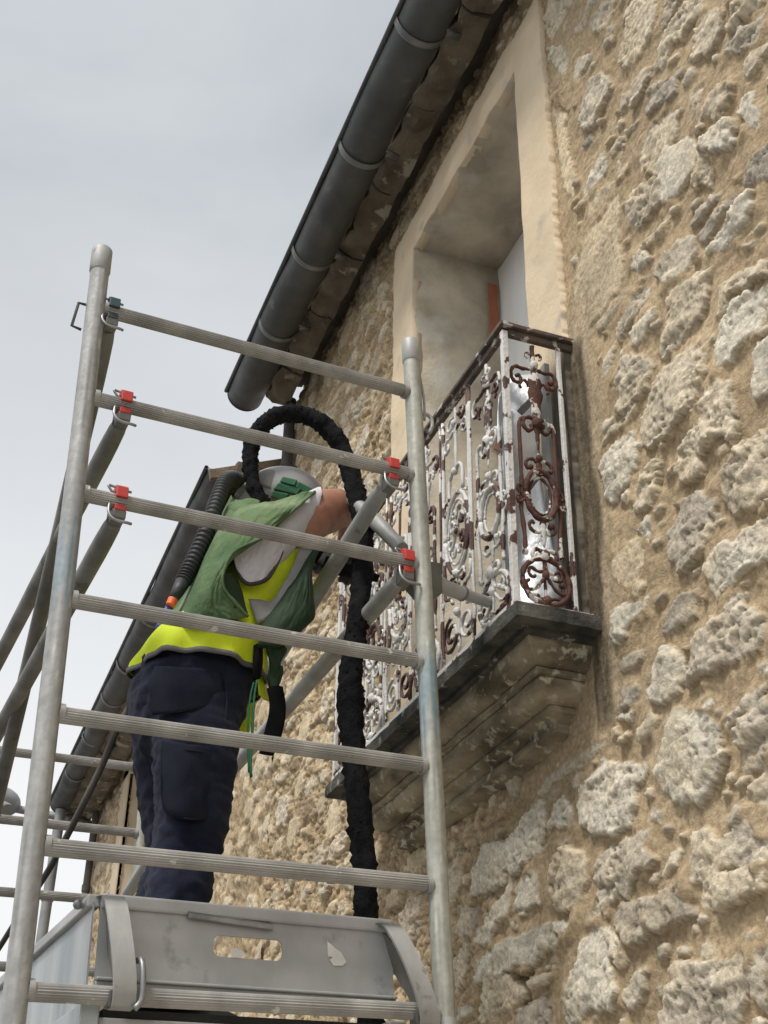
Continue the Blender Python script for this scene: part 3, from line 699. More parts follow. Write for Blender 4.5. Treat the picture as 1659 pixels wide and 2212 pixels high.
# street below, out of frame
b = MB(); b.box((20, 20, -.11), (400, 400, .2)); M_asph = mat('asphalt', (.10, .098, .092), (.14, .137, .13), 20, .95, bump=.4, bsc=150)
g_ = b.build('road', M_asph, origin=(20, 20, 0)); structure(g_)
b = MB(); b.box((4, .95, .03), (60, 1.9, .26)); M_pav = mat('pale concrete paving', (.44, .42, .38), (.54, .52, .47), 8, .9, bump=.3)
p_ = b.build('pavement', M_pav, origin=(4, .95, 0), bevel=.02); structure(p_)

# ================================================================ scaffold tower
M_alu = mat('weathered aluminium', (.27, .27, .26), (.42, .42, .405), 7, .5, .7, metal=.25, bump=.12, bsc=60, c3=(.22, .21, .19), sc3=22, th3=.63, w3=.06, stretch=(1, 1, .5))
M_pole = mat('scuffed painted pole', (.86, .86, .86), (1.08, 1.08, 1.08), 40, .5, .68, metal=.2, bump=.15, bsc=70, vcol='tint')
M_rung = mat('ribbed aluminium rung', (.25, .245, .23), (.41, .40, .38), 9, .5, .68, metal=.25, bump=.1, bsc=70, c3=(.60, .59, .56), sc3=24, th3=.66, w3=.03)
M_alud = mat('grimy aluminium tube', (.12, .115, .10), (.24, .235, .215), 6, .5, .7, metal=.3, bump=.15, bsc=50, c3=(.10, .095, .08), sc3=16, th3=.62, w3=.07)
M_sheet = mat('aluminium sheet', (.31, .315, .315), (.44, .44, .435), 5, .45, .65, metal=.25, bump=.06, bsc=30, c3=(.24, .24, .23), sc3=9, th3=.64, w3=.1)
M_sheetb = mat('bright aluminium sheet', (.25, .285, .30), (.46, .47, .455), 3.5, .32, .5, metal=.5, stretch=(2.2, 1, .35), lo=.3, hi=.7)  # vertical bluish streaks are reflections painted into the sheet's colour
M_splash = mat('dried lime splash', (.62, .61, .57), (.72, .71, .67), 20, .9)
M_red = mat('red latch plastic', (.42, .035, .03), (.55, .06, .045), 14, .5)
M_navyc = mat('dark blue latch plastic', (.02, .045, .06), (.035, .08, .095), 14, .5)
M_steel = mat('galvanised steel', (.22, .225, .23), (.36, .365, .37), 20, .42, metal=.6)
M_blue = mat('aluminium with blue paint traces', (.36, .37, .37), (.47, .475, .47), 7, .5, .7, metal=.25, bump=.12, bsc=60, c3=(.16, .30, .40), sc3=4.5, th3=.56, w3=.16, stretch=(1, 1, .5))
M_ply = mat('dark deck underside', (.02, .02, .02), (.045, .042, .038), 8, .9)
RZ = [2.213, 1.925, 1.641, 1.356, 1.078, .790, .508, .224, -.06, -.345, -.63, -.915, -1.2]
RTI = [-.498, .0, .0]
YL, YR = -.512, -1.450
def end_frame(name, label, X_, tops, first):
    t = thing(name, label, 'scaffold ladder', S(X_, (YL+YR)/2, -1.6), 'scaffold end ladders')
    for k, (y, zt, mt) in enumerate(((YL, tops[0], M_blue), (YR, tops[1], M_blue))):
        a = MB(); zz = np.linspace(-1.44, zt-.075, 260); a.tube([S(X_, y, z) for z in zz], .0248, 24)
        o_ = a.build('standard', M_pole, t, auto=50); zv = np.repeat(zz, 24); tv = np.tile(np.arange(24)/24*6.283, 260)
        n1 = fbm(tv*.5+k*9+X_, zv*.7, 5, 4, 301); n2 = fbm(tv*.9+k*5, zv*.25, 9, 3, 303); n3 = fbm(tv*.6+k, zv, 16, 3, 307)
        cc = np.array(((.34, .34, .33), (.36, .36, .315))[k])*(1+n1*.5+n3*.25)[:, None]
        dk = sst(.20, .42, n2)[:, None]*.55; cc = cc*(1-dk)+np.array((.15, .145, .13))*dk
        zc, zw = ((1.47, .19), (1.27, .17))[k]
        bl = (sst(zw, zw*.3, np.abs(zv-zc)+n1*.10)*sst(-.15, .25, n2+n1*.5+.1))[:, None]*(.58 if first else 0); cc = cc*(1-bl)+np.array((.13, .255, .34))*bl
        sp = sst(.40, .48, n3+n1*.3)[:, None]*.6; cc = cc*(1-sp)+np.array((.62, .62, .59))*sp
        at = o_.data.color_attributes.new('tint', 'FLOAT_COLOR', 'POINT'); at.data.foreach_set('color', np.concatenate([np.clip(cc, .02, .8), np.ones((len(cc), 1))], 1).astype(np.float32).ravel())
        a = MB(); a.tube([S(X_, y, zt-.082), S(X_, y, zt-.078), S(X_, y, zt-.006), S(X_, y, zt)], [.0248, .0278, .0278, .024], 24); a.build('end_cap', M_alu, t, auto=50)
        a = MB(); a.cyl(S(X_, y, .44), S(X_, y, .52) if 0 else S(X_, y, .50), .0255, 24); 
        if first and k == 1: a.build('joint_sleeve', M_alu, t, auto=50)
    for z in RZ:
        if z > tops[0]-.1: continue
        a = MB(); a.cyl(S(X_, YL-.02, z-.004), S(X_, YR+.02, z+.004), .0186, 40, .10)
        for y in (YL-.027, YR+.027): a.tube([S(X_, y-.006, z), S(X_, y+.006, z)], [.021, .021], 16)
        a.build('rung', M_rung, t, auto=24)
    return t
f1 = end_frame('scaffold_ladder', 'nearest aluminium ladder frame of the scaffold, standing in front of the worker', 2.6, (2.412, 2.409), True)
for y, z, dz in ((YL, 2.19, -.09), ):                     # spigot pin on the near standard
    a = MB(); a.tube([S(2.6, y+.026, z+.02), S(2.6, y+.045, z+.02), S(2.6, y+.055, z-.06), S(2.6, y+.03, z-.065)], .004, 8); a.build('spring_pin', M_dark, f1, smooth=True)
a = MB(); a.tube(catmull([S(2.6, YR-.024, 2.30), S(2.6, YR-.035, 2.2), S(2.6, YR-.033, 2.13)], 10), .004, 8)
a.tube(catmull([S(2.6, YR-.02, 2.15), S(2.6, YR-.05, 2.15), S(2.6, YR-.058, 2.12), S(2.6, YR-.045, 2.085)], 12), .006, 8); a.build('spring_pin', M_alu, f1, smooth=True)
XF = 5.12
f2 = end_frame('scaffold_ladder', 'far aluminium ladder frame of the scaffold, seen behind the dark trousers', XF, (2.30, 2.30), False)

def clamp_parts(par, x, y, zr, mt, side):
    """hook that drops over a rung: coloured latch above, cast jaw and wire clip below"""
    o = S(x, y, zr); ax, ay, az = RS[:, 0], RS[:, 1], RS[:, 2]
    a = MB(); q0 = o+az*.024-ax*.004
    pr_ = [o+az*.034+ax*.018, o+az*.036-ax*.012, o+az*.026-ax*.026, o-az*.004-ax*.027, o-az*.004-ax*.0195, o+az*.018-ax*.012, o+az*.0195+ax*.018]
    a.prism([p_-ay*.0145 for p_ in pr_], ay*.029); a.build('latch', mt, par, bevel=.002)
    a = MB(); a.box(o-az*.027-ax*.004, (.026, .028, .016), ax, ay, az); a.build('latch_foot', mt, par, bevel=.002)
    a = MB(); pr_ = [o-az*.034-ax*.016, o-az*.054-ax*.012, o-az*.060+ax*.05, o-az*.030+ax*.05, o+az*.012+ax*.034, o+az*.016+ax*.022, o-az*.02+ax*.022]
    a.prism([p_-ay*.0165 for p_ in pr_], ay*.033); a.build('jaw', M_alud, par, bevel=.003)
    a = MB(); s = side
    a.tube(catmull([o-az*.018+ay*.026*s-ax*.012, o-az*.05+ay*.028*s-ax*.02, o-az*.07+ay*.014*s-ax*.025, o-az*.072-ay*.018*s-ax*.025, o-az*.070-ay*.028*s-ax*.02], 16), .0038, 8)
    a.build('wire_clip', M_steel, par, smooth=True); a = MB()
    a.tube(catmull([o+az*.018+ay*.018*s, o+az*.036+ay*.03*s, o+az*.038+ay*.018*s+ax*.002, o+az*.03-ay*.028*s], 12), .0032, 8)
    a.build('wire_ring', M_steel, par, smooth=True)
def brace(name, label, p_near, p_far, clampat, mt, latch, side, r=.0245, cat='brace', g=None):
    t = thing(name, label, cat, p_near, g)
    p_near, p_far = np.array(p_near), np.array(p_far); d = p_far-p_near; L_ = np.linalg.norm(d); d /= L_
    ts = [0, .03, .10, .16, .22, L_-.16, L_-.05, L_]; rs = [r*.78, r*.9, r*.97, r, r, r, r*.8, r*.5]
    a = MB(); a.tube([p_near+d*q for q in ts], rs, 22); a.build('tube', mt, t, auto=40)
    if clampat: clamp_parts(t, *clampat, latch, side)
    return t
def far_pt(px, py): return sx(px, py, XF-.03)
brace('guard_rail', 'upper sky-side guard rail with a red latch on the second rung, left of the worker', S(2.625, -.610, 1.878), far_pt(-88, 1590), (2.6, -.612, 1.925), M_alud, M_red, 1, .0245, 'guard rail', 'guard rails along the tower')
brace('guard_rail', 'lower sky-side guard rail with a red latch on the third rung, left of the worker', S(2.625, -.620, 1.594), far_pt(-88, 1733), (2.6, -.622, 1.641), M_alud, M_red, 1, .0245, 'guard rail', 'guard rails along the tower')
brace('diagonal_brace', 'grimy diagonal brace with a dark blue latch, falling left from the top rung', S(2.625, -.555, 2.168), far_pt(-75, 2020), (2.6, -.556, 2.213), M_alud, M_navyc, 1, .024, 'brace')
brace('guard_rail', 'house-side guard rail with a red latch on the third rung, behind the black hose', S(2.63, -1.392, 1.598), far_pt(380, 1800), (2.6, -1.402, 1.641), M_alu, M_red, 1, .0245, 'guard rail', 'guard rails along the tower')
brace('diagonal_brace', 'diagonal brace with a red latch on the second rung, crossing the bare forearm', S(2.63, -1.356, 1.882), far_pt(255, 1965), (2.6, -1.368, 1.925), M_alu, M_red, 1, .0245, 'brace')
t = thing('wall_tie', 'short grey tie tube reaching from the right scaffold post to the balcony railing', 'tie tube', S(2.66, -1.47, 1.5))
a = MB(); a.tube([sx(905, 1232, 2.68), sx(965, 1270, 2.71), sx(1000, 1283, 2.72)], .021, 18); a.tube([sx(996, 1281, 2.72), sx(1055, 1301, 2.74)], .0165, 16); a.build('tube', M_alu, t, auto=40)
a = MB(); a.tube([sx(996, 1281, 2.718), sx(1000, 1283, 2.721)], .0225, 18); a.build('collar', M_alud, t, auto=40)
a = MB(); a.prism([sx(862, 1222, 2.65), sx(890, 1205, 2.65), sx(955, 1215, 2.65), sx(958, 1280, 2.65), sx(918, 1300, 2.65), sx(885, 1262, 2.65)], RS[:, 0]*.035); a.build('coupler', M_alud, t, bevel=.006)
t2 = thing('link_tube', 'short flattened link tube between the two house-side braces, beside the black hose', 'tie tube', sx(865, 1182, 2.70))
a = MB(); a.tube([sx(868, 1186, 2.70), sx(820, 1135, 2.80), sx(745, 1065, 2.98)], [.02, .023, .02], 18); a.build('tube', M_alu, t2, auto=40)

# end toe board hung between rung 6 and the deck
XT = 2.655
TB = thing('toe_board', 'grey end toe board with a handhold slot and lime splashes, on the lowest rung', 'toe board', S(XT, -1.0, .50), 'toe boards')
ax, ay, az = RS[:, 0], RS[:, 1], RS[:, 2]
ya, yb_, za, zb2 = -.675, -1.352, .515, .690
ha, hb, hz0, hz1 = -.925, -1.083, .608, .652
def rounded(y0, y1, z0, z1, r, n=5):
    pts = []
    for cy_, cz2, a0 in ((y1+r, z0+r, math.pi), (y1+r, z1-r, math.pi/2), (y0-r, z1-r, 0), (y0-r, z0+r, -math.pi/2)):
        for k in range(n+1):
            q = a0-math.pi/2*0+(-math.pi/2)*k/n if False else a0-(math.pi/2)*k/n+math.pi/2*0
            pts.append((cy_+r*math.cos(q), cz2+r*math.sin(q)))
    return pts
bm = bmesh.new()
hole = []
for (cy_, cz2, a0) in ((hb+.015, hz0+.015, 180), (ha-.015, hz0+.015, 270), (ha-.015, hz1-.015, 0), (hb+.015, hz1-.015, 90)):
    for k in range(5):
        q = math.radians(a0+90*k/4); hole.append((cy_+.015*math.cos(q), cz2+.015*math.sin(q)))
outer = [(yb_, za), (ya, za), (ya, zb2), (yb_, zb2)]
o0 = np.array(TB['_o'])
ev = []
for lp in (outer, hole):
    vs = [bm.verts.new([float(c) for c in (S(XT, y, z)-o0)]) for y, z in lp]
    ev += [bm.edges.new((vs[i], vs[(i+1) % len(vs)])) for i in range(len(vs))]
bmesh.ops.triangle_fill(bm, edges=ev, use_beauty=True)
me = bpy.data.meshes.new('panel'); bm.to_mesh(me); bm.free(); me.materials.append(M_sheet)
o = bpy.data.objects.new('panel', me); COL.objects.link(o); o.parent = TB; o['_o'] = TB['_o']
md = o.modifiers.new('thick', 'SOLIDIFY'); md.thickness = .004; md.offset = 0
a = MB(); a.box(S(XT, (ya+yb_)/2, zb2+.012), (.022, ya-yb_, .03), ax, ay, az); a.build('top_rim', M_sheet, TB, bevel=.005)
a = MB(); a.box(S(XT-.012, (ya+yb_)/2, za+.03), (.02, ya-yb_, .006), ax, ay, az); a.box(S(XT-.006, (ya+yb_)/2, za+.012), (.012, ya-yb_, .03), ax, ay, az); a.build('bottom_ledge', M_sheet, TB, bevel=.002)
a = MB(); a.cyl(sx(406, 1976, XT-.012), sx(588, 2003, XT-.012), .0075, 12); a.build('locking_rod', M_steel, TB, auto=40)
a = MB(); P_ = [(497, 2052), (512, 2048), (527, 2058), (524, 2069), (500, 2068)]; a.prism([sx(x, y, XT-.0035) for x, y in P_], -ax*.0012); a.build('lime_splash', M_splash, TB); a = MB()
P_ = [(707, 2034), (715, 2040), (722, 2047), (737, 2058), (748, 2078), (740, 2086), (720, 2086), (712, 2074), (718, 2068), (708, 2066)]; a.prism([sx(x, y, XT-.0035) for x, y in P_], -ax*.0012)
a.build('lime_splash', M_splash, TB)
def hook(par, pts, wd, dirx):
    """cast bracket: a strap that bows out over the rung, with a web behind"""
    a = MB(); ctr = catmull(pts, 14); w_ = ay*wd/2
    fr = np.array([[p-w_, p+w_] for p in ctr]); bk = np.array([[p-w_+ax*.008, p+w_+ax*.008] for p in ctr])
    a.grid(fr); a.grid(bk); a.grid(np.stack([fr[:, 0], bk[:, 0]])); a.grid(np.stack([fr[:, 1], bk[:, 1]])); a.grid(np.stack([fr[0], bk[0]])); a.grid(np.stack([fr[-1], bk[-1]]))
    o_ = a.build('hook', M_alu, par, auto=40)
    a = MB()
    a.prism([ctr[0]+ax*.01, ctr[5]+ax*.01, ctr[10]+ax*.01, ctr[10]+ax*.035, ctr[0]+ax*.05], ay*.006)
    a.prism([ctr[9]+ax*.008+az*.0, ctr[9]+ax*.045, ctr[11]+ax*.045, ctr[11]+ax*.008], ay*.028)
    a.build('web', M_alud, o_, bevel=.002)
    return o_
hook(TB, [S(2.66, -.688, .712), S(2.615, -.694, .700), S(2.575, -.702, .62), S(2.560, -.712, .54), S(2.570, -.717, .488), S(2.60, -.717, .480)], .046, 1)
hook(TB, [S(2.66, -1.326, .705), S(2.615, -1.335, .696), S(2.575, -1.358, .62), S(2.560, -1.382, .54), S(2.568, -1.398, .488), S(2.60, -1.40, .480)], .046, -1)
a = MB(); a.tube(catmull([S(2.60, -.742, .575), S(2.575, -.748, .57), S(2.565, -.75, .53), S(2.568, -.75, .495), S(2.57, -.738, .478)], 14), .0065, 10); a.build('pin', M_steel, TB, smooth=True)
a = MB(); a.tube([S(2.69, -.665, .702), S(2.69, -.640, .70)], [.010, .008], 12); a.sphere(S(2.69, -.636, .70), .0105, 10, 8); a.build('pin', M_steel, TB, smooth=True)
# side toe board running away along the sky side
TS = thing('toe_board', 'long bluish aluminium side toe board along the sky-side edge of the deck', 'toe board', S(3.9, -.66, .50), 'toe boards')
def sbox(a, x0, x1, y0, y1, z0, z1): a.box(S((x0+x1)/2, (y0+y1)/2, (z0+z1)/2), (x1-x0, abs(y1-y0), z1-z0), ax, ay, az)
a = MB(); sbox(a, 2.66, 5.06, -.664, -.660, .50, .70); a.build('panel', M_sheetb, TS)
a = MB(); sbox(a, 2.66, 5.06, -.676, -.648, .690, .716); a.build('top_rim', M_sheet, TS, bevel=.004)
# working deck
DK = thing('scaffold_platform', 'aluminium working platform with a dark underside, under the worker', 'platform', S(3.85, -1.0, .42))
a = MB(); sbox(a, 2.66, 5.08, -.70, -1.33, .475, .492); a.build('deck_board', M_ply, DK)
for y in (-.668, -1.352):
    a = MB(); sbox(a, 2.64, 5.08, y-.02, y+.02, .455, .497); sbox(a, 2.64, 5.08, y-.028, y+.028, .408, .425); sbox(a, 2.64, 5.08, y-.012, y+.012, .425, .455); a.build('side_beam', M_sheetb, DK, bevel=.003)
for x in (2.665, 3.4, 4.2, 5.06):
    a = MB(); sbox(a, x-.015, x+.015, -.69, -1.33, .425, .474); a.build('cross_beam', M_sheet if x < 3 else M_alud, DK, bevel=.003)

# ================================================================ balcony railing
M_paint = mat('flaking white paint over rust', (.50, .49, .465), (.68, .67, .645), 9, .62, bump=.5, bsc=90, c3=(.075, .032, .024), sc3=10, th3=.52, w3=.02)
M_paintw = mat('white paint, chipped at the edges', (.52, .51, .485), (.68, .67, .645), 9, .62, bump=.5, bsc=90, c3=(.075, .032, .024), sc3=14, th3=.575, w3=.02)
M_rust = mat('rust with paint flakes', (.062, .026, .019), (.115, .046, .030), 14, .85, bump=.6, bsc=90, c3=(.60, .58, .54), sc3=16, th3=.57, w3=.02)
M_railtop = mat('rusty handrail', (.06, .048, .04), (.13, .095, .075), 16, .85, bump=.6, bsc=80, c3=(.45, .43, .40), sc3=26, th3=.57, w3=.04)
YRA, RX0, RX1, RZ0, RZ1 = .236, 2.775, 4.305, 3.185, 4.165
RL = thing('balcony_railing', 'ornate cast iron balcony railing, flaking white paint over rust, on the stone slab', 'railing', ((RX0+RX1)/2, YRA/2, RZ0))
def spiral(cx_, cz_, r0, r1, a0, turns, n=26):
    return [(cx_+(r0+(r1-r0)*t)*math.cos(a0+turns*2*math.pi*t), cz_+(r0+(r1-r0)*t)*math.sin(a0+turns*2*math.pi*t)) for t in np.linspace(0, 1, n)]
def oval(cx_, cz_, a_, b_, n=40): return [(cx_+a_*math.cos(t), cz_+b_*math.sin(t)) for t in np.linspace(0, 2*math.pi, n+1)]
def mirror(c, w_): return [(w_-x, z) for x, z in c]
H_ = RZ1-RZ0
def motif_palmette(w_):
    """end pattern: palmette, twin bars, oval ring and a scrolled wheel; returns curves (points, radius) and blobs"""
    c = []; k = w_/.25; m_ = w_/2
    X_ = lambda pts: [(m_+(x-.125)*k, z) for x, z in pts]
    def both(pts, r): q = X_(pts); c.append((q, r)); c.append((mirror(q, w_), r))
    both([(.118, .875), (.10, .872), (.075, .868), (.045, .872), (.028, .858), (.022, .835), (.032, .812), (.055, .808), (.066, .824), (.056, .838), (.046, .832)], .0075)
    both([(.10, .80), (.082, .822), (.058, .80), (.066, .786)], .006)
    both([(.112, .93), (.098, .935), (.09, .922), (.10, .912)], .006)
    c.append((X_([(.125, .97), (.125, .90), (.125, .86)]), .011)); c.append((X_([(.125, .86), (.125, .80), (.125, .72), (.125, .655)]), [.012, .036, .024, .013]))
    both([(.125, .665), (.095, .675), (.07, .665), (.066, .640), (.085, .622), (.104, .632), (.100, .648)], .008)
    c.append((X_([(.125, .64), (.125, .60), (.125, .555)]), [.016, .010, .004]))
    both([(.075, .672), (.055, .66), (.048, .63), (.048, .50), (.046, .40), (.040, .33), (.048, .26), (.050, .20), (.046, .175)], .0085)
    both([(.118, .505), (.10, .515), (.080, .512), (.066, .495), (.074, .478), (.088, .484)], .007)
    c.append((X_([(.125, .54), (.125, .50), (.125, .46)]), [.005, .013, .014]))
    c.append((X_(oval(.125, .385, .066, .088)), .0115)); c.append((X_(oval(.125, .385, .046, .066)), .006))
    both([(.118, .255), (.10, .25), (.080, .254), (.068, .27), (.078, .286), (.09, .278)], .007)
    c.append((X_([(.125, .30), (.125, .27), (.125, .245), (.125, .20)]), [.012, .016, .014, .005]))
    both([(.055, .40), (.035, .41), (.024, .395), (.034, .38)], .006); both([(.055, .36), (.03, .345), (.02, .36), (.03, .37)], .006)
    both([(.125, .175), (.10, .19), (.078, .182), (.076, .162), (.095, .158), (.10, .17)], .0085)
    c.append((X_(oval(.125, .083, .098, .078)), .0105))
    both([(.125, .15), (.118, .12), (.09, .115), (.065, .125), (.055, .105), (.07, .092), (.082, .10)], .0065)
    both([(.125, .105), (.105, .08), (.08, .055), (.05, .05), (.042, .07), (.056, .082)], .0065)
    both([(.125, .01), (.105, .028), (.07, .034), (.045, .022)], .0065)
    c.append((X_([(.125, .16), (.125, .09), (.125, .01)]), .006))
    bl = [(m_, .885, .014), (m_, .655, .017), (m_, .52, .011), (m_, .17, .016), (m_, .105, .012), (m_, .02, .013)]
    return c, bl
def motif_medallion(w_):
    c = []; m_ = w_/2; k = w_/.255
    X_ = lambda pts: [(m_+(x-.1275)*k, z) for x, z in pts]
    def both(pts, r): q = X_(pts); c.append((q, r)); c.append((mirror(q, w_), r))
    both([(.1275, .95), (.11, .94), (.085, .945), (.062, .93), (.066, .905), (.09, .902), (.094, .92)], .007)
    both([(.1275, .86), (.105, .88), (.08, .87), (.05, .875), (.03, .85), (.042, .825), (.066, .83), (.064, .85)], .007)
    c.append((X_([(.1275, .97), (.1275, .88), (.1275, .78), (.1275, .70)]), [.008, .014, .012, .008]))
    both([(.1275, .70), (.105, .715), (.08, .70), (.07, .67), (.07, .60)], .0085)
    both([(.022, .97), (.022, .62), (.022, .40), (.022, .30)], .009)
    c.append((X_(oval(.1275, .46, .092, .150)), .0105)); c.append((X_(oval(.1275, .46, .070, .122)), .006))
    for zz, s in ((.46, 1), (.46, -1)):
        both([(.1275, zz+.0*s), (.145, zz+.035*s), (.165, zz+.055*s), (.18, zz+.04*s), (.172, zz+.018*s), (.16, zz+.026*s)], .0075)
        both([(.1275, zz+.05*s), (.14, zz+.085*s), (.16, zz+.085*s), (.156, zz+.066*s)], .0065)
    both([(.045, .62), (.03, .60), (.038, .575), (.055, .585)], .006)
    both([(.1275, .31), (.105, .295), (.08, .30), (.07, .275), (.09, .262), (.10, .278)], .007)
    c.append((X_([(.1275, .32), (.1275, .22), (.1275, .16)]), [.008, .013, .007]))
    both([(.022, .30), (.03, .25), (.065, .235), (.085, .21)], .0075)
    q = X_(spiral(.068, .10, .066, .012, 1.6, 1.7)); c.append((q, .008)); c.append((mirror(q, w_), .008))
    both([(.1275, .155), (.1275, .10), (.1275, .02)], .007)
    both([(.022, .24), (.012, .20), (.012, .12), (.022, .02)], .0075)
    bl = [(m_, .90, .012), (m_, .46, .015), (m_, .30, .013), (m_, .16, .012), (m_, .70, .012)]
    return c, bl
def panel(u0, du, motif, w_, mats, name='scroll_panel', lab=None):
    """motif laid out from u0 along du (unit vector in plan), rising from the bottom bar"""
    a = MB(); cs_, bl = motif(w_); cs_ = cs_+([(q_, r_) for q_, r_ in BARS]+[(spiral(w_*.5, .985-.0, .0, .0, 0, 1, 4), .004)] if mats is M_paint and abs(du[0]) > .5 else []); rg = random.Random(int(u0[0]*1000))
    nrm = np.array([du[1], -du[0], 0]); u0 = np.array(u0); du = np.array(du)
    for pts, r in cs_:
        k = max(8, len(pts)*3) if len(pts) < 20 else len(pts)
        q = catmull(pts, k) if len(pts) < 20 else np.array(pts)
        off = rg.uniform(-.004, .004)
        rr = r if not hasattr(r, '__len__') else np.interp(np.linspace(0, 1, k), np.linspace(0, 1, len(r)), r)
        rr = .76*np.array(rr)*np.ones(k)*np.array([1+.16*math.sin(i*1.9+off*900)+rg.uniform(-.1, .1) for i in range(k)])
        a.mi = 0
        a.tube([u0+du*x+nrm*off+np.array([0, 0, .012+z*(H_-.035)]) for x, z in q], rr, 8, True, 0, .45 if hasattr(r, '__len__') else 1.0, du)
    for x, z, r in bl: a.sphere(u0+du*x+np.array([0, 0, .012+z*(H_-.035)])-nrm*.004, (r, r, r*1.25), 8, 6)
    for (pts, r) in cs_[::2]:
        if len(pts) < 20 and len(pts) > 4:
            x, z = pts[-1]; a.sphere(u0+du*x+np.array([0, 0, .012+z*(H_-.035)]), .0095, 8, 6)
    o_ = a.build(name, mats, RL, smooth=True)
    if lab: o_['label'] = lab
    return o_
panel((RX0, YRA-.188, RZ0), (0, 1, 0), motif_palmette, .186, M_rust, lab='rusty end panel with palmette and oval ring')
panel((RX1, YRA-.168, RZ0), (0, 1, 0), motif_palmette, .165, M_paint)
BARS = [([(.012, .985), (.012, .5), (.012, .0)], .0065)]
nb = 6; wb = (RX1-RX0-.03)/nb
for i in range(nb): panel((RX0+.015+i*wb, YRA, RZ0), (1, 0, 0), motif_medallion if i % 2 else motif_palmette, wb, M_paint)
a = MB(); a.box(((RX0+RX1)/2, YRA, RZ1-.006), (RX1-RX0+.05, .046, .016)); a.box(((RX0+RX1)/2, YRA, RZ1-.026), (RX1-RX0, .018, .024)); a.build('top_rail', M_railtop, RL, bevel=.003)
for x in (RX0, RX1):
    a = MB(); a.box((x, YRA/2-.035, RZ1-.0055), (.046, YRA-.023+.07, .016)); a.box((x, YRA/2-.035, RZ1-.026), (.018, YRA+.05, .024)); a.build('return_rail', M_railtop, RL, bevel=.003)
    a = MB(); a.box((x, YRA/2, RZ0+.004), (.03, YRA, .014)); a.build('bottom_bar', M_paintw, RL, bevel=.002)
    a = MB(); a.box((x-.004, YRA+.004, (RZ0+RZ1)/2-.012), (.020, .020, H_-.03)); a.build('corner_post', M_paintw, RL, bevel=.002)
    a = MB(); a.box((x, .052, (RZ0+RZ1)/2-.012), (.014, .013, H_-.03)); a.build('wall_bar', M_paintw, RL, bevel=.002)
a = MB(); a.box(((RX0+RX1)/2, YRA, RZ0+.004), (RX1-RX0+.02, .03, .016)); a.build('bottom_bar', M_paintw, RL, bevel=.002)

# foil insulation sheet propped on end inside the railing
M_foil = mat('silver bubble foil', (.66, .69, .72), (.82, .85, .88), 9, .25, .4, metal=.45, bump=.30, bsc=26, bdist=.012)
M_foilb = mat('grey foil edge and reflection', (.16, .165, .17), (.28, .285, .29), 7, .4, metal=.5)
FO = thing('insulation_sheet', 'silver foil insulation sheet propped up inside the rusty end of the balcony railing', 'foil sheet', (2.90, .12, 3.18))
rows = []
for z in np.linspace(3.18, 4.10, 30):
    row = []
    for y in np.linspace(.075, .215, 14):
        u = (y-.075)/.14
        row.append((2.88+.05*math.sin(u*2.2+z*1.6)+.018*math.sin(z*9+u*3)-.05*u, y+.006*math.sin(z*7), z+(.0 if u < .5 else -.13*(u-.5)*2*(z-3.18)/.92)))
    rows.append(row)
a = MB(); a.grid(np.array(rows)); a.build('sheet', M_foil, FO, smooth=True, solid=.004)
a = MB(); a.tube(catmull([(2.86, .205, 3.19), (2.865, .207, 3.5), (2.86, .203, 3.75), (2.87, .196, 3.98)], 20), [.012+.004*math.sin(i) for i in range(20)], 10); a.build('rolled_edge', M_foilb, FO, smooth=True)
a = MB(); a.box((2.835, .145, 3.62), (.004, .14, .014), np.array([1, 0, 0]), np.array([0, .55, -.83]), np.array([0, .83, .55])); a.build('reflection_strip', M_foilb, FO); a = MB(); a.box((2.835, .135, 3.93), (.004, .10, .022), np.array([1, 0, 0]), np.array([0, .6, -.8]), np.array([0, .8, .6])); a.build('reflection_strip', M_foilb, FO)  # dark diagonal strips standing in for bars reflected in the foil
b = MB(); b.box((2.845, .068, 3.63), (.05, .018, .94)); o_ = b.build('upright_board', mat('grey board', (.22, .22, .21), (.30, .30, .29), 5, .6), FO, bevel=.002)

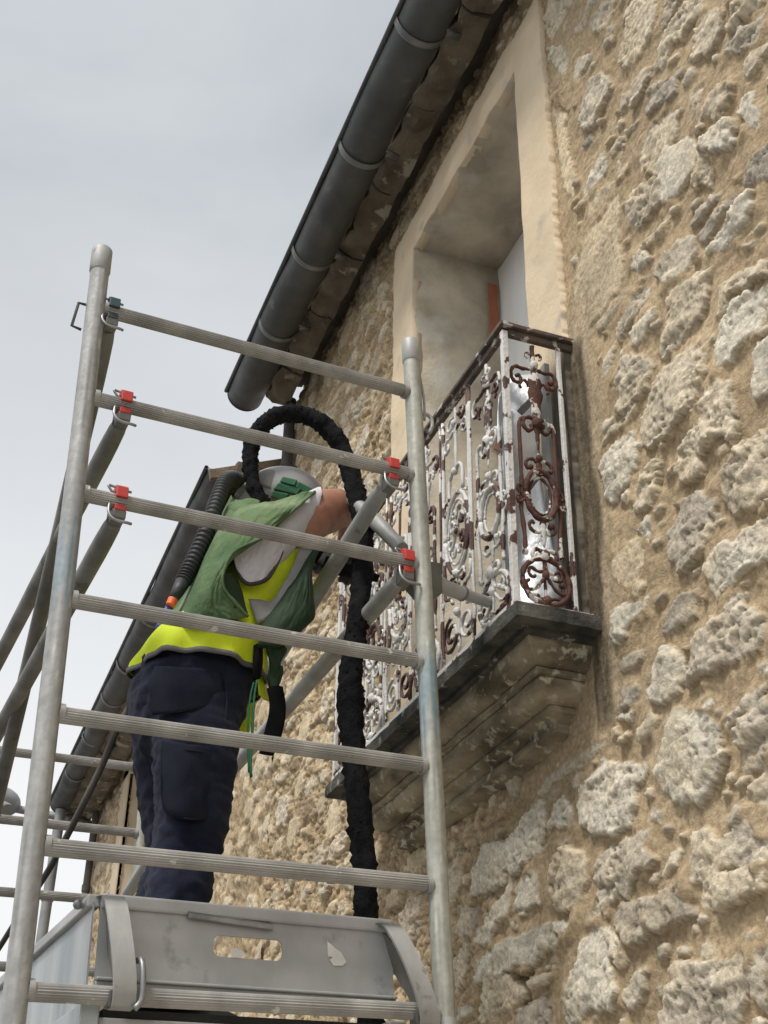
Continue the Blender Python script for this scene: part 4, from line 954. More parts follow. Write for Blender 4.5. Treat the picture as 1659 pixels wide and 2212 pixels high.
# ================================================================ black blasting hose
M_hose = mat('black fuzzy hose sleeve', (.006, .006, .007), (.017, .017, .019), 30, 1.0, bump=.9, bsc=140, spec=.15)
def fuzzy(ctrl, r, n, seg, seed, amp, name):
    P = catmull(ctrl, n); a = MB(); rg = np.random.RandomState(seed)
    L_ = np.concatenate([[0], np.cumsum(np.linalg.norm(np.diff(P, axis=0), axis=1))])
    rr = np.interp(np.linspace(0, 1, n), np.linspace(0, 1, len(r)), r) if hasattr(r, '__len__') else np.full(n, r)
    rr = rr*(1+.10*gnoise(L_*14, L_*0+seed, 3)+.07*gnoise(L_*45, L_*0+seed, 4))
    a.tube(P, rr, seg)
    v = np.array(a.v); c = np.repeat(P, seg, 0); d = v-c; dl = np.linalg.norm(d, axis=1, keepdims=True)+1e-9
    s_ = np.repeat(L_, seg); th = np.tile(np.arange(seg)/seg*6.283, n)
    nn = gnoise(s_*60, np.cos(th)*3+seed, 5)*.5+gnoise(s_*130, np.sin(th)*5+np.cos(th)*2, 6)*.5
    v = c+d*(1+amp*nn[:, None]+amp*1.1*np.maximum(gnoise(s_*95, np.sin(th)*6+np.cos(th)*3.3, 8)-.25, 0)[:, None]*2); a.v = [tuple(q) for q in v]
    for k in range(n*2):                                   # frayed tufts
        i = rg.randint(2, n-3); t_ = rg.uniform(0, 6.283); tn = P[i+1]-P[i-1]; tn /= np.linalg.norm(tn)+1e-9
        e1 = np.cross(tn, (0.3, .5, .81)); e1 /= np.linalg.norm(e1); e2 = np.cross(tn, e1); q = e1*math.cos(t_)+e2*math.sin(t_)
        b0 = P[i]+q*rr[i]*.96; l_ = rg.uniform(.002, .008); s2 = tn*rg.uniform(.002, .006); s3 = np.cross(tn, q)*.004
        a.add([b0-s2-s3, b0+s2-s3, b0+s3*1.4, b0+q*l_+tn*rg.uniform(-.006, .006)], [(0, 1, 3), (1, 2, 3), (2, 0, 3)])
    return a
HS = thing('blast_hose', 'thick black fuzzy hose looping over the helmet and hanging down between worker and balcony', 'hose', sx(800, 2212, 2.86))
hc = [(802, 2290, 2.84), (797, 2140, 2.84), (790, 1985, 2.84), (788, 1880, 2.84), (777, 1760, 2.85), (766, 1640, 2.86), (757, 1520, 2.86), (760, 1430, 2.86), (774, 1330, 2.87), (783, 1230, 2.88), (783, 1140, 2.90), (768, 1060, 2.92), (745, 985, 2.94), (712, 930, 2.96), (668, 900, 2.98), (625, 893, 3.0), (585, 905, 3.02), (553, 938, 3.04), (540, 985, 3.05), (545, 1035, 3.05), (565, 1085, 3.05), (600, 1125, 3.08), (640, 1170, 3.1), (690, 1205, 3.1)]
a = fuzzy([sx(*p) for p in hc], np.array([.0255, .0285, .0265, .0275, .0285, .0275, .0335, .0275, .027, .0275, .0275, .0262, .0268, .0265, .0258, .0252, .0245, .0232, .0215, .0205, .0205, .02, .02, .02])*1.07, 260, 18, 3, .26, 'hose')
a.build('sleeve', M_hose, HS, smooth=True)
a = MB(); a.tube([sx(700, 1215, 3.1), sx(735, 1228, 3.09), sx(765, 1236, 3.08), sx(800, 1244, 3.07)], [.022, .023, .020, .017], 16); a.tube([sx(798, 1244, 3.07), sx(818, 1250, 3.06)], [.0155, .012], 12); a.build('nozzle', M_hose, HS, auto=40)

# ================================================================ the worker
M_skin = mat('sunburnt skin', (.30, .135, .085), (.40, .20, .135), 14, .55, bump=.15, bsc=120)
M_trou = mat('navy work trousers', (.009, .011, .024), (.020, .023, .042), 6, .93, bump=.25, bsc=220, spec=.2, sheen=.05)
M_trou2 = mat('navy trouser reinforcement', (.012, .014, .026), (.020, .023, .037), 9, .9, bump=.25, bsc=220, spec=.2)
M_yel = mat('fluorescent yellow vest', (.60, .72, .012), (.70, .82, .025), 4, .75, bump=.15, bsc=200)
M_refl = mat('grey reflective band', (.19, .185, .185), (.27, .265, .26), 9, .5, bump=.1, bsc=150)
M_hem = mat('dark trim', (.035, .032, .035), (.06, .055, .055), 9, .8)
M_green = mat('green leather cape', (.050, .105, .042), (.11, .175, .072), 5.5, .85, bump=.7, bsc=45, c3=(.22, .275, .155), sc3=8, th3=.52, w3=.22)
M_green2 = mat('dark green leather', (.008, .026, .009), (.016, .041, .015), 5, .8, bump=.3, bsc=110)
M_gplas = mat('green plastic', (.022, .125, .062), (.035, .165, .085), 6, .5, bump=.1, bsc=90)
M_helm = mat('dusty grey helmet', (.30, .295, .30), (.38, .375, .375), 6, .6, bump=.1, bsc=60)
M_shroud = mat('grey neck shroud', (.20, .195, .18), (.27, .26, .24), 6, .9)
M_tee = mat('pale grey shirt', (.47, .455, .48), (.60, .585, .61), 5, .9, bump=.2, bsc=200)
M_rub = mat('black rubber', (.018, .019, .021), (.035, .036, .038), 12, .55, bump=.15, bsc=80)
M_ornge = mat('orange fitting', (.70, .12, .03), (.78, .16, .05), 12, .5)
M_bluep = mat('blue fitting', (.03, .05, .30), (.05, .08, .40), 12, .5)
M_glove = mat('black glove', (.010, .010, .011), (.02, .02, .021), 20, .8, bump=.3)
M_strap = mat('black webbing', (.006, .006, .007), (.011, .011, .012), 20, 1.0, spec=.1)
M_strapg = mat('green webbing', (.012, .10, .045), (.02, .14, .065), 20, .7)
PX = RS[:, 0]
def rings(levels, n, seg, cap=True):
    """levels: (left px, left py, right px, right py, depth x, half depth) or ((centre S), half y, half x)"""
    rows = []
    for l in levels:
        if hasattr(l[0], '__len__'):
            c = S(*l[0]); rows.append(np.concatenate([c, RS[:, 1]*-l[1], PX*l[2]]))
        else:
            a_, b_ = sx(l[0], l[1], l[4]), sx(l[2], l[3], l[4]); rows.append(np.concatenate([(a_+b_)/2, (b_-a_)/2, PX*l[5]]))
    R_ = catmull(rows, n); th = np.linspace(0, 2*np.pi, seg, endpoint=False)
    ce = np.sign(np.cos(th))*np.abs(np.cos(th))**.9; se = np.sign(np.sin(th))*np.abs(np.sin(th))**.9
    return R_[:, None, :3]+R_[:, None, 3:6]*ce[None, :, None]+R_[:, None, 6:9]*se[None, :, None]
def loft(a, levels, n=24, seg=24, cap=True):
    G = rings(levels, n, seg); base = a.n; n_, s_ = G.shape[:2]
    fs = [(i*s_+k, i*s_+(k+1) % s_, (i+1)*s_+(k+1) % s_, (i+1)*s_+k) for i in range(n_-1) for k in range(s_)]
    if cap: fs += [tuple(range(s_-1, -1, -1)), tuple((n_-1)*s_+k for k in range(s_))]
    a.add(G.reshape(-1, 3), fs)
def fuse(a, name, mt, parent, vox, folds=None, smooth_n=4):
    """union of the collected closed shapes as one continuous skin"""
    t_ = a.build('tmp', mt, parent)
    r = t_.modifiers.new('r', 'REMESH'); r.mode = 'VOXEL'; r.voxel_size = vox
    s_ = t_.modifiers.new('s', 'SMOOTH'); s_.factor = .5; s_.iterations = smooth_n
    dg = bpy.context.evaluated_depsgraph_get(); me = bpy.data.meshes.new_from_object(t_.evaluated_get(dg))
    me.name = name; old = t_.data; bpy.data.objects.remove(t_); bpy.data.meshes.remove(old)
    if folds:
        n_ = len(me.vertices); co = np.zeros(n_*3, np.float32); no = np.zeros(n_*3, np.float32)
        me.vertices.foreach_get('co', co); me.vertices.foreach_get('normal', no)
        co = co.reshape(-1, 3).astype(float); no = no.reshape(-1, 3)
        co += no*folds(co)[:, None]; me.vertices.foreach_set('co', co.astype(np.float32).ravel()); me.update()
    me.polygons.foreach_set('use_smooth', [True]*len(me.polygons))
    me.materials.clear(); me.materials.append(mt)
    o_ = bpy.data.objects.new(name, me); COL.objects.link(o_); o_.parent = parent; o_['_o'] = parent['_o']
    return o_
def cloth(name, mt, rows, nu, nv, parent, th=.004, amp=.006, seed=1, sc=14, folds=None):
    G = patch([[tuple(sx(*p)) for p in r] for r in rows], nu, nv); q = G.reshape(-1, 3)
    d = noise3(q, sc, seed)*amp+noise3(q*np.array([1, 1, .35]), sc*2.2, seed+5)*amp*.45
    if folds:
        uu, vv = np.meshgrid(np.linspace(0, 1, nu), np.linspace(0, 1, nv), indexing='ij'); uu, vv = uu.ravel(), vv.ravel()
        ed = np.minimum(1, np.minimum(vv, 1-vv)*6+.25)
        d = d+folds*ed*((fbm(vv*1.1+uu*.35, uu*.45-vv*.2, 5, 3, seed+40, True)-.3)+.5*(fbm(vv*.6-uu*.8, uu*.9+vv*.5, 7, 2, seed+50, True)-.3))
    q = q-PX*d[:, None]+RS[:, 2]*d[:, None]*.3
    a = MB(); a.grid(q.reshape(G.shape)); o_ = a.build(name, mt, parent, smooth=True, solid=th)
    return o_
WK = thing('person', 'worker in navy trousers, yellow vest, green cape and grey helmet, bending over the balcony railing', 'person', S(3.1, -1.0, .495))
# one continuous body under the clothes
b = MB()
loft(b, [(318, 1460, 500, 1470, 3.12, .13), (345, 1400, 530, 1430, 3.12, .14), (405, 1310, 560, 1350, 3.12, .14), (470, 1210, 625, 1250, 3.13, .15), (525, 1145, 640, 1165, 3.15, .12), (570, 1125, 622, 1130, 3.17, .06)], 30, 24)
loft(b, [(345, 1480, 495, 1490, 3.05, .09), (350, 1700, 480, 1705, 3.05, .08), (345, 1850, 450, 1855, 3.05, .07), ((3.05, -.98, .60), .055, .055), ((3.05, -.98, .51), .05, .06)], 26, 18)
loft(b, [(305, 1480, 430, 1490, 3.22, .09), (320, 1700, 430, 1705, 3.25, .08), (320, 1850, 410, 1855, 3.27, .065), ((3.28, -.98, .60), .055, .055), ((3.28, -.98, .51), .05, .06)], 26, 18)
b.tube(catmull([sx(590, 1125, 3.20), sx(602, 1105, 3.21), sx(615, 1090, 3.20)], 6), .055, 14)
b.sphere(sx(617, 1086, 3.18), (.07, .09, .08), 18, 14); b.sphere(sx(672, 1092, 3.16), (.014, .02, .02), 8, 6)
arm = catmull([(570, 1172, 3.02), (625, 1140, 3.0), (680, 1112, 2.99), (725, 1100, 3.0), (752, 1099, 3.03), (758, 1112, 3.09), (758, 1145, 3.18), (749, 1180, 3.25), (744, 1196, 3.28)], 40)
ra_ = np.interp(np.linspace(0, 1, 40), [0, .2, .4, .55, .66, .75, .85, 1], [.085, .078, .062, .052, .046, .042, .036, .028])
b.tube([sx(*p) for p in arm], ra_, 18)
la_ = catmull([(600, 1160, 3.26), (640, 1195, 3.40), (668, 1216, 3.45), (696, 1214, 3.38), (710, 1214, 3.34)], 24)
b.tube([sx(*p) for p in la_], np.interp(np.linspace(0, 1, 24), [0, .5, 1], [.065, .05, .03]), 16)
fuse(b, 'body', M_skin, WK, .009, lambda c: noise3(c, 26, 3)*.0022)
# gloved right hand closed round the nozzle: palm, four fingers and a thumb
b = MB(); hx = 3.27
hc_ = sx(742, 1206, hx); nd = sx(765, 1236, 3.26)-sx(700, 1215, 3.28); nd /= np.linalg.norm(nd); hu = RS[:, 2]
pa = MB(); pa.sphere(hc_, (.043, .022, .045), 14, 10, [nd, np.cross(nd, hu), hu])
for k, (l_, r_) in enumerate(((.052, .0095), (.060, .010), (.056, .0098), (.044, .0085))):
    o_ = hc_+nd*(.030-.020*k)-hu*.024; f_ = np.cross(nd, hu); f_ /= np.linalg.norm(f_)
    pa.tube(catmull([o_+f_*.016, o_+f_*.030-hu*l_*.35, o_+f_*.018-hu*l_*.85, o_-f_*.010-hu*l_*1.0, o_-f_*.022-hu*l_*.7], 14), [r_*(1.0-.02*i) for i in range(14)], 10)
pa.tube(catmull([hc_+nd*.034-hu*.004, hc_+nd*.054-hu*.022, hc_+nd*.056-hu*.046], 8), [.012, .012, .0115, .011, .0105, .010, .0095, .009], 10)
pa.tube([sx(749, 1180, 3.25), sx(746, 1192, 3.262), sx(743, 1200, 3.268)], [.034, .036, .036], 14)
fuse(pa, 'glove', M_glove, WK, .0045, None, 2)
pa = MB(); lc = sx(712, 1216, 3.33)
pa.tube([sx(655, 1212, 3.44), sx(680, 1216, 3.43), sx(700, 1214, 3.37), sx(708, 1215, 3.345)], [.046, .046, .038, .034], 16); pa.sphere(lc, (.043, .024, .043), 14, 10, [nd, np.cross(nd, hu), hu])
for k, (l_, r_) in enumerate(((.052, .0095), (.060, .010), (.056, .0098), (.044, .0085))):
    o_ = lc+nd*(.030-.020*k)+hu*.02; pa.tube(catmull([o_-f_*.014, o_-f_*.030+hu*l_*.3, o_-f_*.018+hu*l_*.75, o_+f_*.012+hu*l_*.8, o_+f_*.024+hu*l_*.5], 14), [r_*(1.0-.02*i) for i in range(14)], 10)
pa.tube(catmull([lc-nd*.030, lc-nd*.052-hu*.02, lc-nd*.05-hu*.044], 8), [.012, .012, .0115, .011, .0105, .010, .0095, .009], 10)
fuse(pa, 'glove', M_glove, WK, .0045, None, 2)
# trousers
b = MB()
loft(b, [(322, 1385, 545, 1395, 3.12, .155), (300, 1425, 552, 1440, 3.12, .165), (281, 1490, 541, 1500, 3.12, .175), (284, 1550, 522, 1560, 3.12, .17), (300, 1600, 500, 1610, 3.12, .13), (330, 1640, 470, 1640, 3.12, .08)], 26, 36)
loft(b, [(330, 1500, 530, 1510, 3.05, .10), (327, 1590, 514, 1595, 3.04, .112), (333, 1660, 508, 1668, 3.03, .110), (338, 1730, 497, 1740, 3.03, .104), (335, 1785, 489, 1795, 3.03, .10), (326, 1835, 482, 1842, 3.03, .096), (325, 1868, 466, 1872, 3.03, .085), (323, 1885, 458, 1890, 3.03, .080), (318, 1905, 462, 1910, 3.03, .090), (308, 1960, 449, 1965, 3.03, .088), ((3.04, -.955, .66), .085, .085), ((3.04, -.96, .57), .085, .09)], 60, 36)
loft(b, [(282, 1500, 440, 1510, 3.22, .10), (284, 1590, 430, 1595, 3.24, .11), (296, 1680, 436, 1685, 3.25, .105), (306, 1750, 440, 1755, 3.26, .10), (315, 1810, 430, 1815, 3.26, .09), (316, 1860, 405, 1865, 3.27, .075), (306, 1890, 396, 1895, 3.27, .075), (296, 1930, 392, 1935, 3.27, .08), ((3.28, -.95, .66), .08, .085), ((3.28, -.96, .57), .085, .09)], 50, 32)
def tfold(c):
    p = c+np.array(WK['_o']); z = p[:, 2]; u = p[:, 1]*1.0+p[:, 0]*.6
    s1 = fbm(u*1.0+z*.9, z*2.4-u*.5, 5, 3, 7, True); s2 = fbm(u*1.3-z*.8, z*3.1, 9, 3, 17, True)
    s3 = fbm(u*.8+z*.55, z*2.2-u*.8, 13, 2, 27, True); return -.007+.010*(s1-.25)+.0065*(s2-.2)+.004*(s3-.2)+.003*noise3(p, 30, 2)
fuse(b, 'trousers', M_trou, WK, .009, tfold, 3)
cloth('cargo_pocket', M_trou2, [[(352, 1600, 2.966), (384, 1604, 2.924), (412, 1609, 2.914), (440, 1612, 2.920), (472, 1618, 2.944)], [(349, 1640, 2.966), (384, 1647, 2.922), (410, 1652, 2.911), (440, 1655, 2.918), (468, 1659, 2.942)], [(349, 1690, 2.966), (382, 1698, 2.921), (408, 1704, 2.910), (436, 1706, 2.917), (462, 1708, 2.941)], [(352, 1735, 2.966), (380, 1745, 2.922), (406, 1752, 2.911), (432, 1754, 2.917), (456, 1754, 2.941)], [(364, 1757, 2.960), (384, 1764, 2.926), (406, 1769, 2.915), (430, 1771, 2.920), (450, 1769, 2.942)]], 26, 22, WK, .007, .006, 4, 18)
a = MB()
for pts in ([(352, 1600, 2.962), (349, 1640, 2.962), (348, 1690, 2.962), (352, 1735, 2.962), (364, 1757, 2.957), (406, 1769, 2.910), (450, 1770, 2.939)], [(472, 1618, 2.940), (468, 1659, 2.938), (462, 1708, 2.937), (456, 1754, 2.937), (450, 1770, 2.939)], [(352, 1612, 2.960), (412, 1621, 2.908), (471, 1630, 2.938)]): a.tube(catmull([tuple(sx(*q)) for q in pts], 40), .0032, 6)
a.build('pocket_seam', M_trou2, WK, smooth=True)
a = MB(); a.tube(catmull([tuple(sx(*q)) for q in [(482, 1450, 2.956), (490, 1510, 2.95), (486, 1580, 2.945), (478, 1640, 2.942), (470, 1720, 2.945), (458, 1800, 2.95), (450, 1850, 2.955)]], 40), .0035, 6); a.build('side_seam', M_trou2, WK, smooth=True)
cloth('hip_pocket', M_trou2, [[(335, 1440, 2.985), (380, 1440, 2.950), (430, 1444, 2.940), (478, 1452, 2.952)], [(322, 1480, 2.985), (375, 1485, 2.944), (430, 1486, 2.934), (480, 1490, 2.950)], [(330, 1545, 2.985), (375, 1540, 2.950), (430, 1530, 2.942), (474, 1512, 2.958)]], 16, 18, WK, .004, .003, 8, 18)
for (c_, hy, hx2) in (((3.03, -.985, .535), .115, .055), ((3.28, -.985, .535), .115, .055)):
    a = MB(); a.sphere(S(c_[0], c_[1]-.03, c_[2]-.005), (hx2, hy+.02, .05), 16, 10, RS.T); a.box(S(c_[0], c_[1]-.03, .503), (hx2*1.7, hy*2.2, .016), ax, ay, az); a.build('boot', M_rub, WK, smooth=True)
# vest
b = MB()
VL = [(297, 1436, 556, 1496, 3.11, .185), (301, 1408, 565, 1456, 3.11, .190), (330, 1372, 562, 1405, 3.11, .185), (380, 1335, 575, 1365, 3.11, .165), (428, 1280, 625, 1300, 3.11, .155), (468, 1215, 655, 1240, 3.12, .155), (495, 1150, 668, 1185, 3.13, .15), (535, 1132, 645, 1150, 3.15, .10), (580, 1134, 612, 1138, 3.17, .05)]
G = rings(VL, 60, 72); q = G.reshape(-1, 3); hh = np.repeat(np.linspace(0, 1, 60), 72)
th = np.tile(np.linspace(0, 2*np.pi, 72, endpoint=False), 60); ct = np.repeat(G.mean(1), 72, 0); dn = q-ct; dn /= np.linalg.norm(dn, axis=1, keepdims=True)
wv = np.maximum(0, 1-hh*3.2)*(.010*np.sin(th*7+hh*6)+.006*np.sin(th*13-hh*9+1))+.006*noise3(q, 13, 9)+.012*np.maximum(0, .3-np.abs(hh-.16)*3)*np.cos(th*5+.6)
G = (q+dn*wv[:, None]).reshape(G.shape); G2 = np.concatenate([G, G[:, :1]], 1)
b.grid(G2); vs = b.build('vest', M_yel, WK, smooth=True, solid=.004)
a = MB(); e_ = G2[0]; a.grid(np.stack([e_+(e_-e_[:-1].mean(0))*.012-RS[:, 2]*.010, e_+(e_-e_[:-1].mean(0))*.016+RS[:, 2]*.004])); a.build('hem_tape', mat('grey hem taping', (.10, .095, .10), (.14, .135, .135), 9, .7), vs, smooth=True, solid=.005)
cloth('reflective_band', M_refl, [[(536, 1294, 2.928), (562, 1296, 2.922), (587, 1298, 2.925), (612, 1262, 2.925), (635, 1217, 2.935), (646, 1182, 2.95)], [(556, 1346, 2.922), (574, 1338, 2.916), (602, 1312, 2.916), (634, 1268, 2.918), (660, 1228, 2.928), (676, 1188, 2.945)]], 8, 24, vs, .003, .003, 3)
a = MB(); a.tube([sx(*p) for p in catmull([(500, 1190, 2.935), (505, 1208, 2.928), (514, 1236, 2.922), (535, 1261, 2.918), (573, 1253, 2.915), (594, 1225, 2.918), (611, 1186, 2.928), (618, 1165, 2.94)], 40)], .0062, 8); a.build('armhole_trim', M_hem, vs, smooth=True)
cloth('vest_tail', M_yel, [[(556, 1440, 3.0), (562, 1438, 3.02), (566, 1436, 3.05)], [(558, 1485, 3.0), (568, 1482, 3.01), (574, 1470, 3.05)], [(560, 1498, 2.99), (572, 1510, 3.0), (580, 1516, 3.03)]], 14, 10, vs, .003, .006, 6)
cloth('vest_tail', M_yel, [[(530, 1490, 3.2), (545, 1490, 3.2), (560, 1500, 3.2)], [(520, 1545, 3.2), (534, 1540, 3.2), (548, 1540, 3.2)], [(512, 1580, 3.2), (528, 1580, 3.2), (540, 1580, 3.2)]], 12, 8, vs, .003, .006, 7)
# shirt sleeve
b = MB(); SV = [(522, 1140, 540, 1258, 3.02, .098), (560, 1122, 588, 1240, 3.0, .100), (604, 1100, 628, 1196, 2.99, .092), (645, 1080, 646, 1168, 2.99, .082), (668, 1068, 654, 1155, 2.99, .077), (681, 1064, 659, 1151, 2.99, .075)]
G = rings(SV, 40, 40); q = G.reshape(-1, 3); G = (q+(noise3(q, 16, 4)*.006+noise3(q*np.array([1, 1, 2.]), 30, 5)*.003)[:, None]*(q-np.repeat(G.mean(1), 40, 0))/.08).reshape(G.shape)
b.grid(np.concatenate([G, G[:, :1]], 1)); b.build('shirt_sleeve', M_tee, WK, smooth=True, solid=.004)
cloth('shirt_side', M_tee, [[(498, 1176, 2.912), (550, 1150, 2.894), (600, 1138, 2.893), (640, 1162, 2.915)], [(505, 1208, 2.914), (540, 1202, 2.902), (580, 1196, 2.90), (618, 1176, 2.918)], [(515, 1236, 2.916), (540, 1234, 2.907), (575, 1226, 2.905), (602, 1210, 2.915)], [(529, 1256, 2.919), (545, 1261, 2.916), (566, 1255, 2.916), (586, 1238, 2.918)]], 44, 44, WK, .003, .007, 19, 13, .006)
# cape
CP = cloth('cape', M_green, [
 [(497, 1072, 3.20), (522, 1082, 3.02), (556, 1088, 2.95), (600, 1082, 2.92), (645, 1070, 2.905), (680, 1062, 2.92)],
 [(478, 1110, 3.20), (500, 1108, 3.0), (545, 1106, 2.915), (595, 1100, 2.878), (630, 1094, 2.868), (655, 1084, 2.872)],
 [(452, 1152, 3.20), (476, 1150, 2.99), (520, 1142, 2.905), (560, 1138, 2.872), (592, 1132, 2.865), (616, 1118, 2.87)],
 [(428, 1200, 3.20), (452, 1200, 2.98), (492, 1190, 2.905), (525, 1178, 2.875), (550, 1170, 2.865), (570, 1160, 2.862)],
 [(410, 1245, 3.20), (432, 1248, 2.98), (462, 1238, 2.905), (485, 1225, 2.885), (498, 1213, 2.878), (508, 1190, 2.87)],
 [(392, 1285, 3.20), (415, 1292, 2.98), (440, 1284, 2.91), (462, 1272, 2.895), (474, 1260, 2.89), (484, 1232, 2.878)],
 [(368, 1322, 3.20), (402, 1328, 2.98), (435, 1326, 2.92), (462, 1318, 2.905), (478, 1302, 2.898), (484, 1268, 2.885)],
 [(352, 1345, 3.20), (392, 1340, 2.98), (440, 1342, 2.92), (485, 1342, 2.91), (512, 1338, 2.905), (536, 1332, 2.905)]], 110, 110, WK, .0045, .011, 11, 9, .005)
a = MB(); a.tube([sx(*p) for p in catmull([(680, 1062, 2.918), (655, 1084, 2.870), (616, 1118, 2.868), (570, 1160, 2.860), (508, 1190, 2.868), (484, 1232, 2.876), (483, 1268, 2.883), (508, 1304, 2.89), (536, 1332, 2.903)], 70)], .0045, 8); a.build('cape_edge', M_green, CP, smooth=True)
cloth('cape_fold', M_green2, [[(484, 1236, 2.90), (500, 1240, 2.91), (514, 1252, 2.925)], [(484, 1272, 2.89), (502, 1280, 2.90), (526, 1290, 2.92)], [(508, 1312, 2.89), (522, 1318, 2.90), (536, 1330, 2.91)]], 16, 12, CP, .004, .006, 14)
cloth('cape_front', M_green2, [
 [(670, 1186, 2.99), (676, 1184, 2.955), (683, 1186, 2.94), (690, 1184, 2.95)],
 [(640, 1242, 2.94), (652, 1238, 2.92), (664, 1238, 2.915), (672, 1236, 2.93)],
 [(611, 1290, 2.92), (635, 1290, 2.90), (660, 1288, 2.90), (675, 1284, 2.92)],
 [(570, 1346, 2.91), (610, 1344, 2.885), (650, 1340, 2.89), (679, 1330, 2.92)],
 [(560, 1385, 2.91), (598, 1386, 2.89), (630, 1376, 2.90), (662, 1352, 2.93)],
 [(555, 1400, 2.93), (590, 1398, 2.92), (612, 1392, 2.92), (640, 1370, 2.94)]], 50, 44, WK, .0045, .010, 21, 9, .006)
cloth('cape_lining', M_green2, [[(640, 1172, 3.02), (665, 1176, 3.01), (692, 1182, 3.0)], [(640, 1200, 3.0), (658, 1206, 3.0), (676, 1206, 3.0)], [(630, 1230, 2.99), (648, 1232, 2.99), (670, 1236, 2.99)]], 10, 10, CP, .004, .005, 23)
cloth('cape_hem', M_green, [[(352, 1350, 3.18), (390, 1330, 3.0), (430, 1328, 2.925), (480, 1336, 2.915), (528, 1346, 2.92)], [(342, 1362, 3.18), (385, 1352, 2.98), (430, 1350, 2.91), (480, 1358, 2.905), (532, 1372, 2.91)]], 12, 30, CP, .005, .007, 27)
cloth('cape_flap', M_green2, [[(568, 1384, 2.97), (588, 1380, 2.94), (612, 1388, 2.97)], [(572, 1412, 2.96), (596, 1424, 2.94), (620, 1404, 2.96)], [(580, 1440, 2.98), (594, 1452, 2.95), (602, 1436, 2.98)], [(578, 1462, 2.97), (592, 1470, 2.95), (608, 1458, 2.97)], [(582, 1488, 2.98), (592, 1492, 2.96), (600, 1486, 2.98)]], 24, 16, WK, .004, .020, 31, 16)
cloth('belt_strap', M_strap, [[(576, 1488, 2.95), (594, 1482, 2.945), (610, 1484, 2.95)], [(582, 1530, 2.95), (599, 1530, 2.947), (617, 1527, 2.95)], [(571, 1583, 2.95), (589, 1584, 2.947), (609, 1585, 2.95)], [(559, 1628, 2.95), (574, 1631, 2.947), (590, 1633, 2.95)]], 20, 8, WK, .005, .003, 33)
cloth('belt_strap', M_strap, [[(548, 1395, 2.93), (558, 1390, 2.93), (566, 1392, 2.94)], [(546, 1430, 2.925), (556, 1430, 2.925), (566, 1432, 2.94)], [(546, 1468, 2.935), (552, 1470, 2.935), (560, 1466, 2.95)]], 14, 8, WK, .005, .004, 34)
a = MB(); a.tube([sx(*p) for p in catmull([(555, 1470, 2.93), (550, 1500, 2.93), (547, 1540, 2.93), (544, 1600, 2.93), (541, 1655, 2.93), (543, 1678, 2.93)], 24)], [.0055]*8+[.0075]*16, 8, flat=.5); a.tube([sx(*p) for p in catmull([(548, 1475, 2.935), (541, 1505, 2.935), (536, 1560, 2.935), (536, 1620, 2.935), (538, 1668, 2.935)], 20)], .005, 8, flat=.5); a.build('webbing_tail', M_strapg, WK, smooth=True)
# helmet with the green pack, breathing tube
hl = sx(512, 1068, 3.16); hr = sx(712, 1102, 3.16); hd = hr-hl; hd /= np.linalg.norm(hd); hy_ = -PX; hz_ = np.cross(hd, -hy_); hz_ /= np.linalg.norm(hz_)
if hz_[2] < 0: hz_ = -hz_
hcn = sx(612, 1086, 3.16); HR = (.140, .125, .112)
a = MB(); a.sphere(hcn, HR, 40, 28, [hd, hy_, hz_]); HEL = a.build('helmet', M_helm, WK, smooth=True)
a = MB()
def on_helm(px, py, lift):
    """point of the helmet's shell along a sight line, raised outward"""
    d = ray(px, py); A = np.array([hd, hy_, hz_]); r = np.array(HR)+lift
    o_ = A @ (CAM-hcn)/r; d_ = A @ d/r; bq = o_ @ d_; cq = o_ @ o_-1; aq = d_ @ d_; ds = max(bq*bq-aq*cq, 0); return CAM+d*((-bq-math.sqrt(ds))/aq)
for P_ in ([(610, 1029), (643, 1037), (636, 1049), (604, 1040)], [(645, 1040), (690, 1064), (676, 1070), (638, 1052)], [(602, 1042), (650, 1056), (641, 1068), (590, 1056)], [(590, 1060), (624, 1067), (614, 1080), (584, 1073)], [(640, 1071), (653, 1059), (684, 1072), (668, 1080)], [(617, 1081), (627, 1068), (660, 1079), (650, 1092)]):
    top = [on_helm(x, y, .026) for x, y in P_]; bt = [on_helm(x, y, -.004) for x, y in P_]
    a.add(top+bt, [(0, 1, 2, 3), (7, 6, 5, 4), (0, 4, 5, 1), (1, 5, 6, 2), (2, 6, 7, 3), (3, 7, 4, 0)])
a.build('air_pack', M_gplas, HEL, bevel=.003)
b = MB(); loft(b, [(510, 1062, 600, 1112, 3.16, .10), (528, 1042, 610, 1095, 3.16, .105), (545, 1032, 622, 1085, 3.16, .10)], 12, 24); b.build('neck_shroud', M_shroud, HEL, smooth=True)
cloth('hood', M_green, [[(484, 1108, 3.1), (500, 1086, 3.04), (530, 1078, 3.0), (560, 1086, 2.98)], [(490, 1116, 3.06), (508, 1100, 2.99), (535, 1094, 2.96), (562, 1098, 2.95)], [(498, 1124, 3.02), (514, 1114, 2.96), (540, 1110, 2.93), (564, 1108, 2.93)]], 18, 20, WK, .005, .010, 37, 16)
ctrl = [(545, 1045, 3.16), (518, 1038, 3.14), (498, 1033, 3.11), (484, 1045, 3.09), (474, 1070, 3.07), (462, 1105, 3.05), (446, 1148, 3.04), (428, 1190, 3.04), (409, 1230, 3.04), (395, 1258, 3.04)]
P_ = catmull([tuple(sx(*p)) for p in ctrl], 300); rr = .0225*(1+.13*np.sin(np.arange(300)*2*np.pi/7.5))
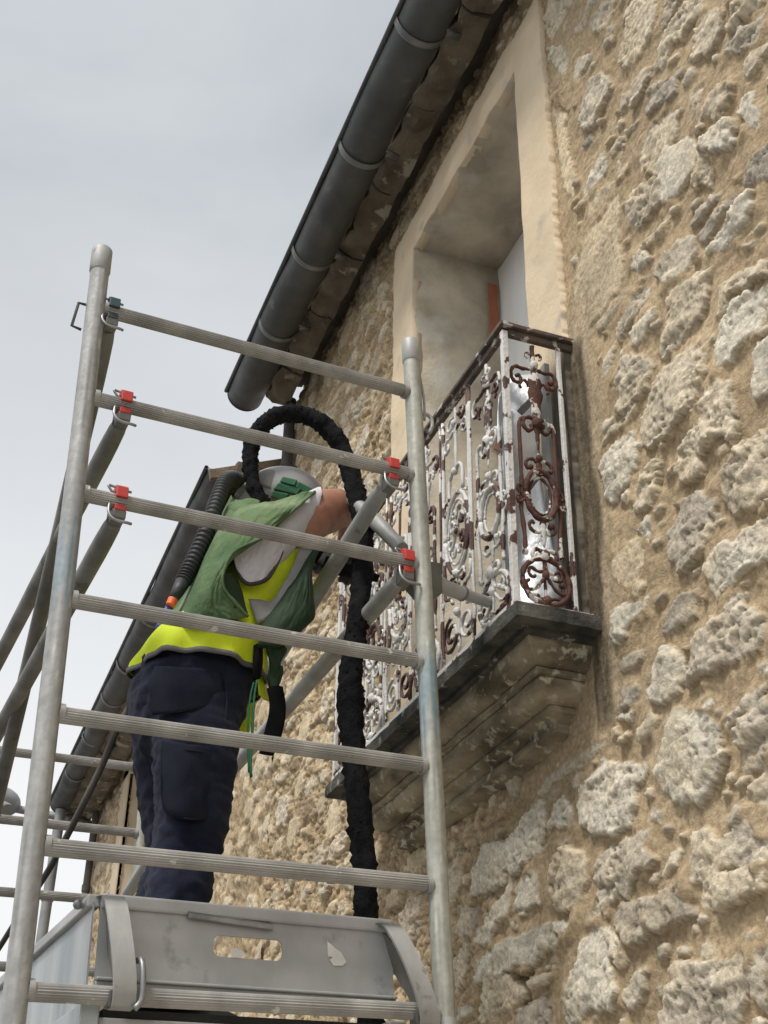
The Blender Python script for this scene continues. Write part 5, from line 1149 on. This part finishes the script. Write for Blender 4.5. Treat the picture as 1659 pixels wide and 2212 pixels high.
a = MB(); a.tube(P_, rr, 18); a.tube([sx(395, 1258, 3.04), sx(384, 1278, 3.04), sx(373, 1297, 3.04)], [.0215, .0185, .0135], 16); BT = a.build('breathing_tube', M_rub, WK, smooth=True)
a = MB(); a.tube([sx(374, 1295, 3.04), sx(368, 1308, 3.04)], [.0145, .0135], 14); a.build('ring', M_ornge, BT, auto=40)
a = MB(); a.tube([sx(367, 1310, 3.05), sx(350, 1340, 3.08), sx(344, 1368, 3.1)], [.011, .010, .009], 12); a.sphere(sx(345, 1354, 3.07), .012, 10, 8); a.build('valve', M_bluep, BT, smooth=True)
a = MB(); a.tube(catmull([sx(520, 1050, 3.2), sx(490, 1062, 3.2), sx(468, 1085, 3.2), sx(462, 1110, 3.2)], 20), .026, 14); a.build('hose_elbow', M_rub, HEL, smooth=True)
# thin air line trailing from the worker's belt
AH = thing('air_line', 'thin dark air line sloping down to the left from behind the navy trousers', 'hose', sx(60, 1955, 3.6))
P_ = catmull([tuple(sx(*p)) for p in [(300, 1500, 3.2), (280, 1528, 3.2), (252, 1578, 3.2), (222, 1650, 3.25), (186, 1725, 3.3), (148, 1800, 3.4), (105, 1880, 3.6), (50, 1965, 3.9), (0, 2045, 4.2), (-80, 2170, 4.6)]], 60)
a = MB(); a.tube(P_, np.linspace(.0098, .0088, 60), 12); a.build('line', M_dark, AH, smooth=True)
# street lamp on the far end of the lower house
XL = 12.9
LP = thing('street_lamp', 'grey street lamp head on a thin arm at the far end of the lower house', 'street lamp', on_x(60, 1752, XL))
a = MB(); a.tube([on_x(22, 1745, XL), on_x(60, 1752, XL), on_x(150, 1768, XL-.3), (12.74, -.01, on_x(150, 1768, XL-.3)[2])], .04, 12); a.build('arm', M_pipe, LP, auto=40)
a = MB(); c_ = on_x(-22, 1735, XL); a.sphere(c_+np.array([0, 0, .02]), (.22, .30, .17), 20, 12); LH = a.build('lamp_head', M_pipe, LP, smooth=True)
a = MB(); a.tube([c_+np.array([0, 0, -.03]), c_+np.array([0, 0, -.12])], [.25, .12], 20); a.build('lamp_glass', M_board, LH, smooth=True)

for o_ in list(bpy.data.objects):
    if '_o' in o_: del o_['_o']
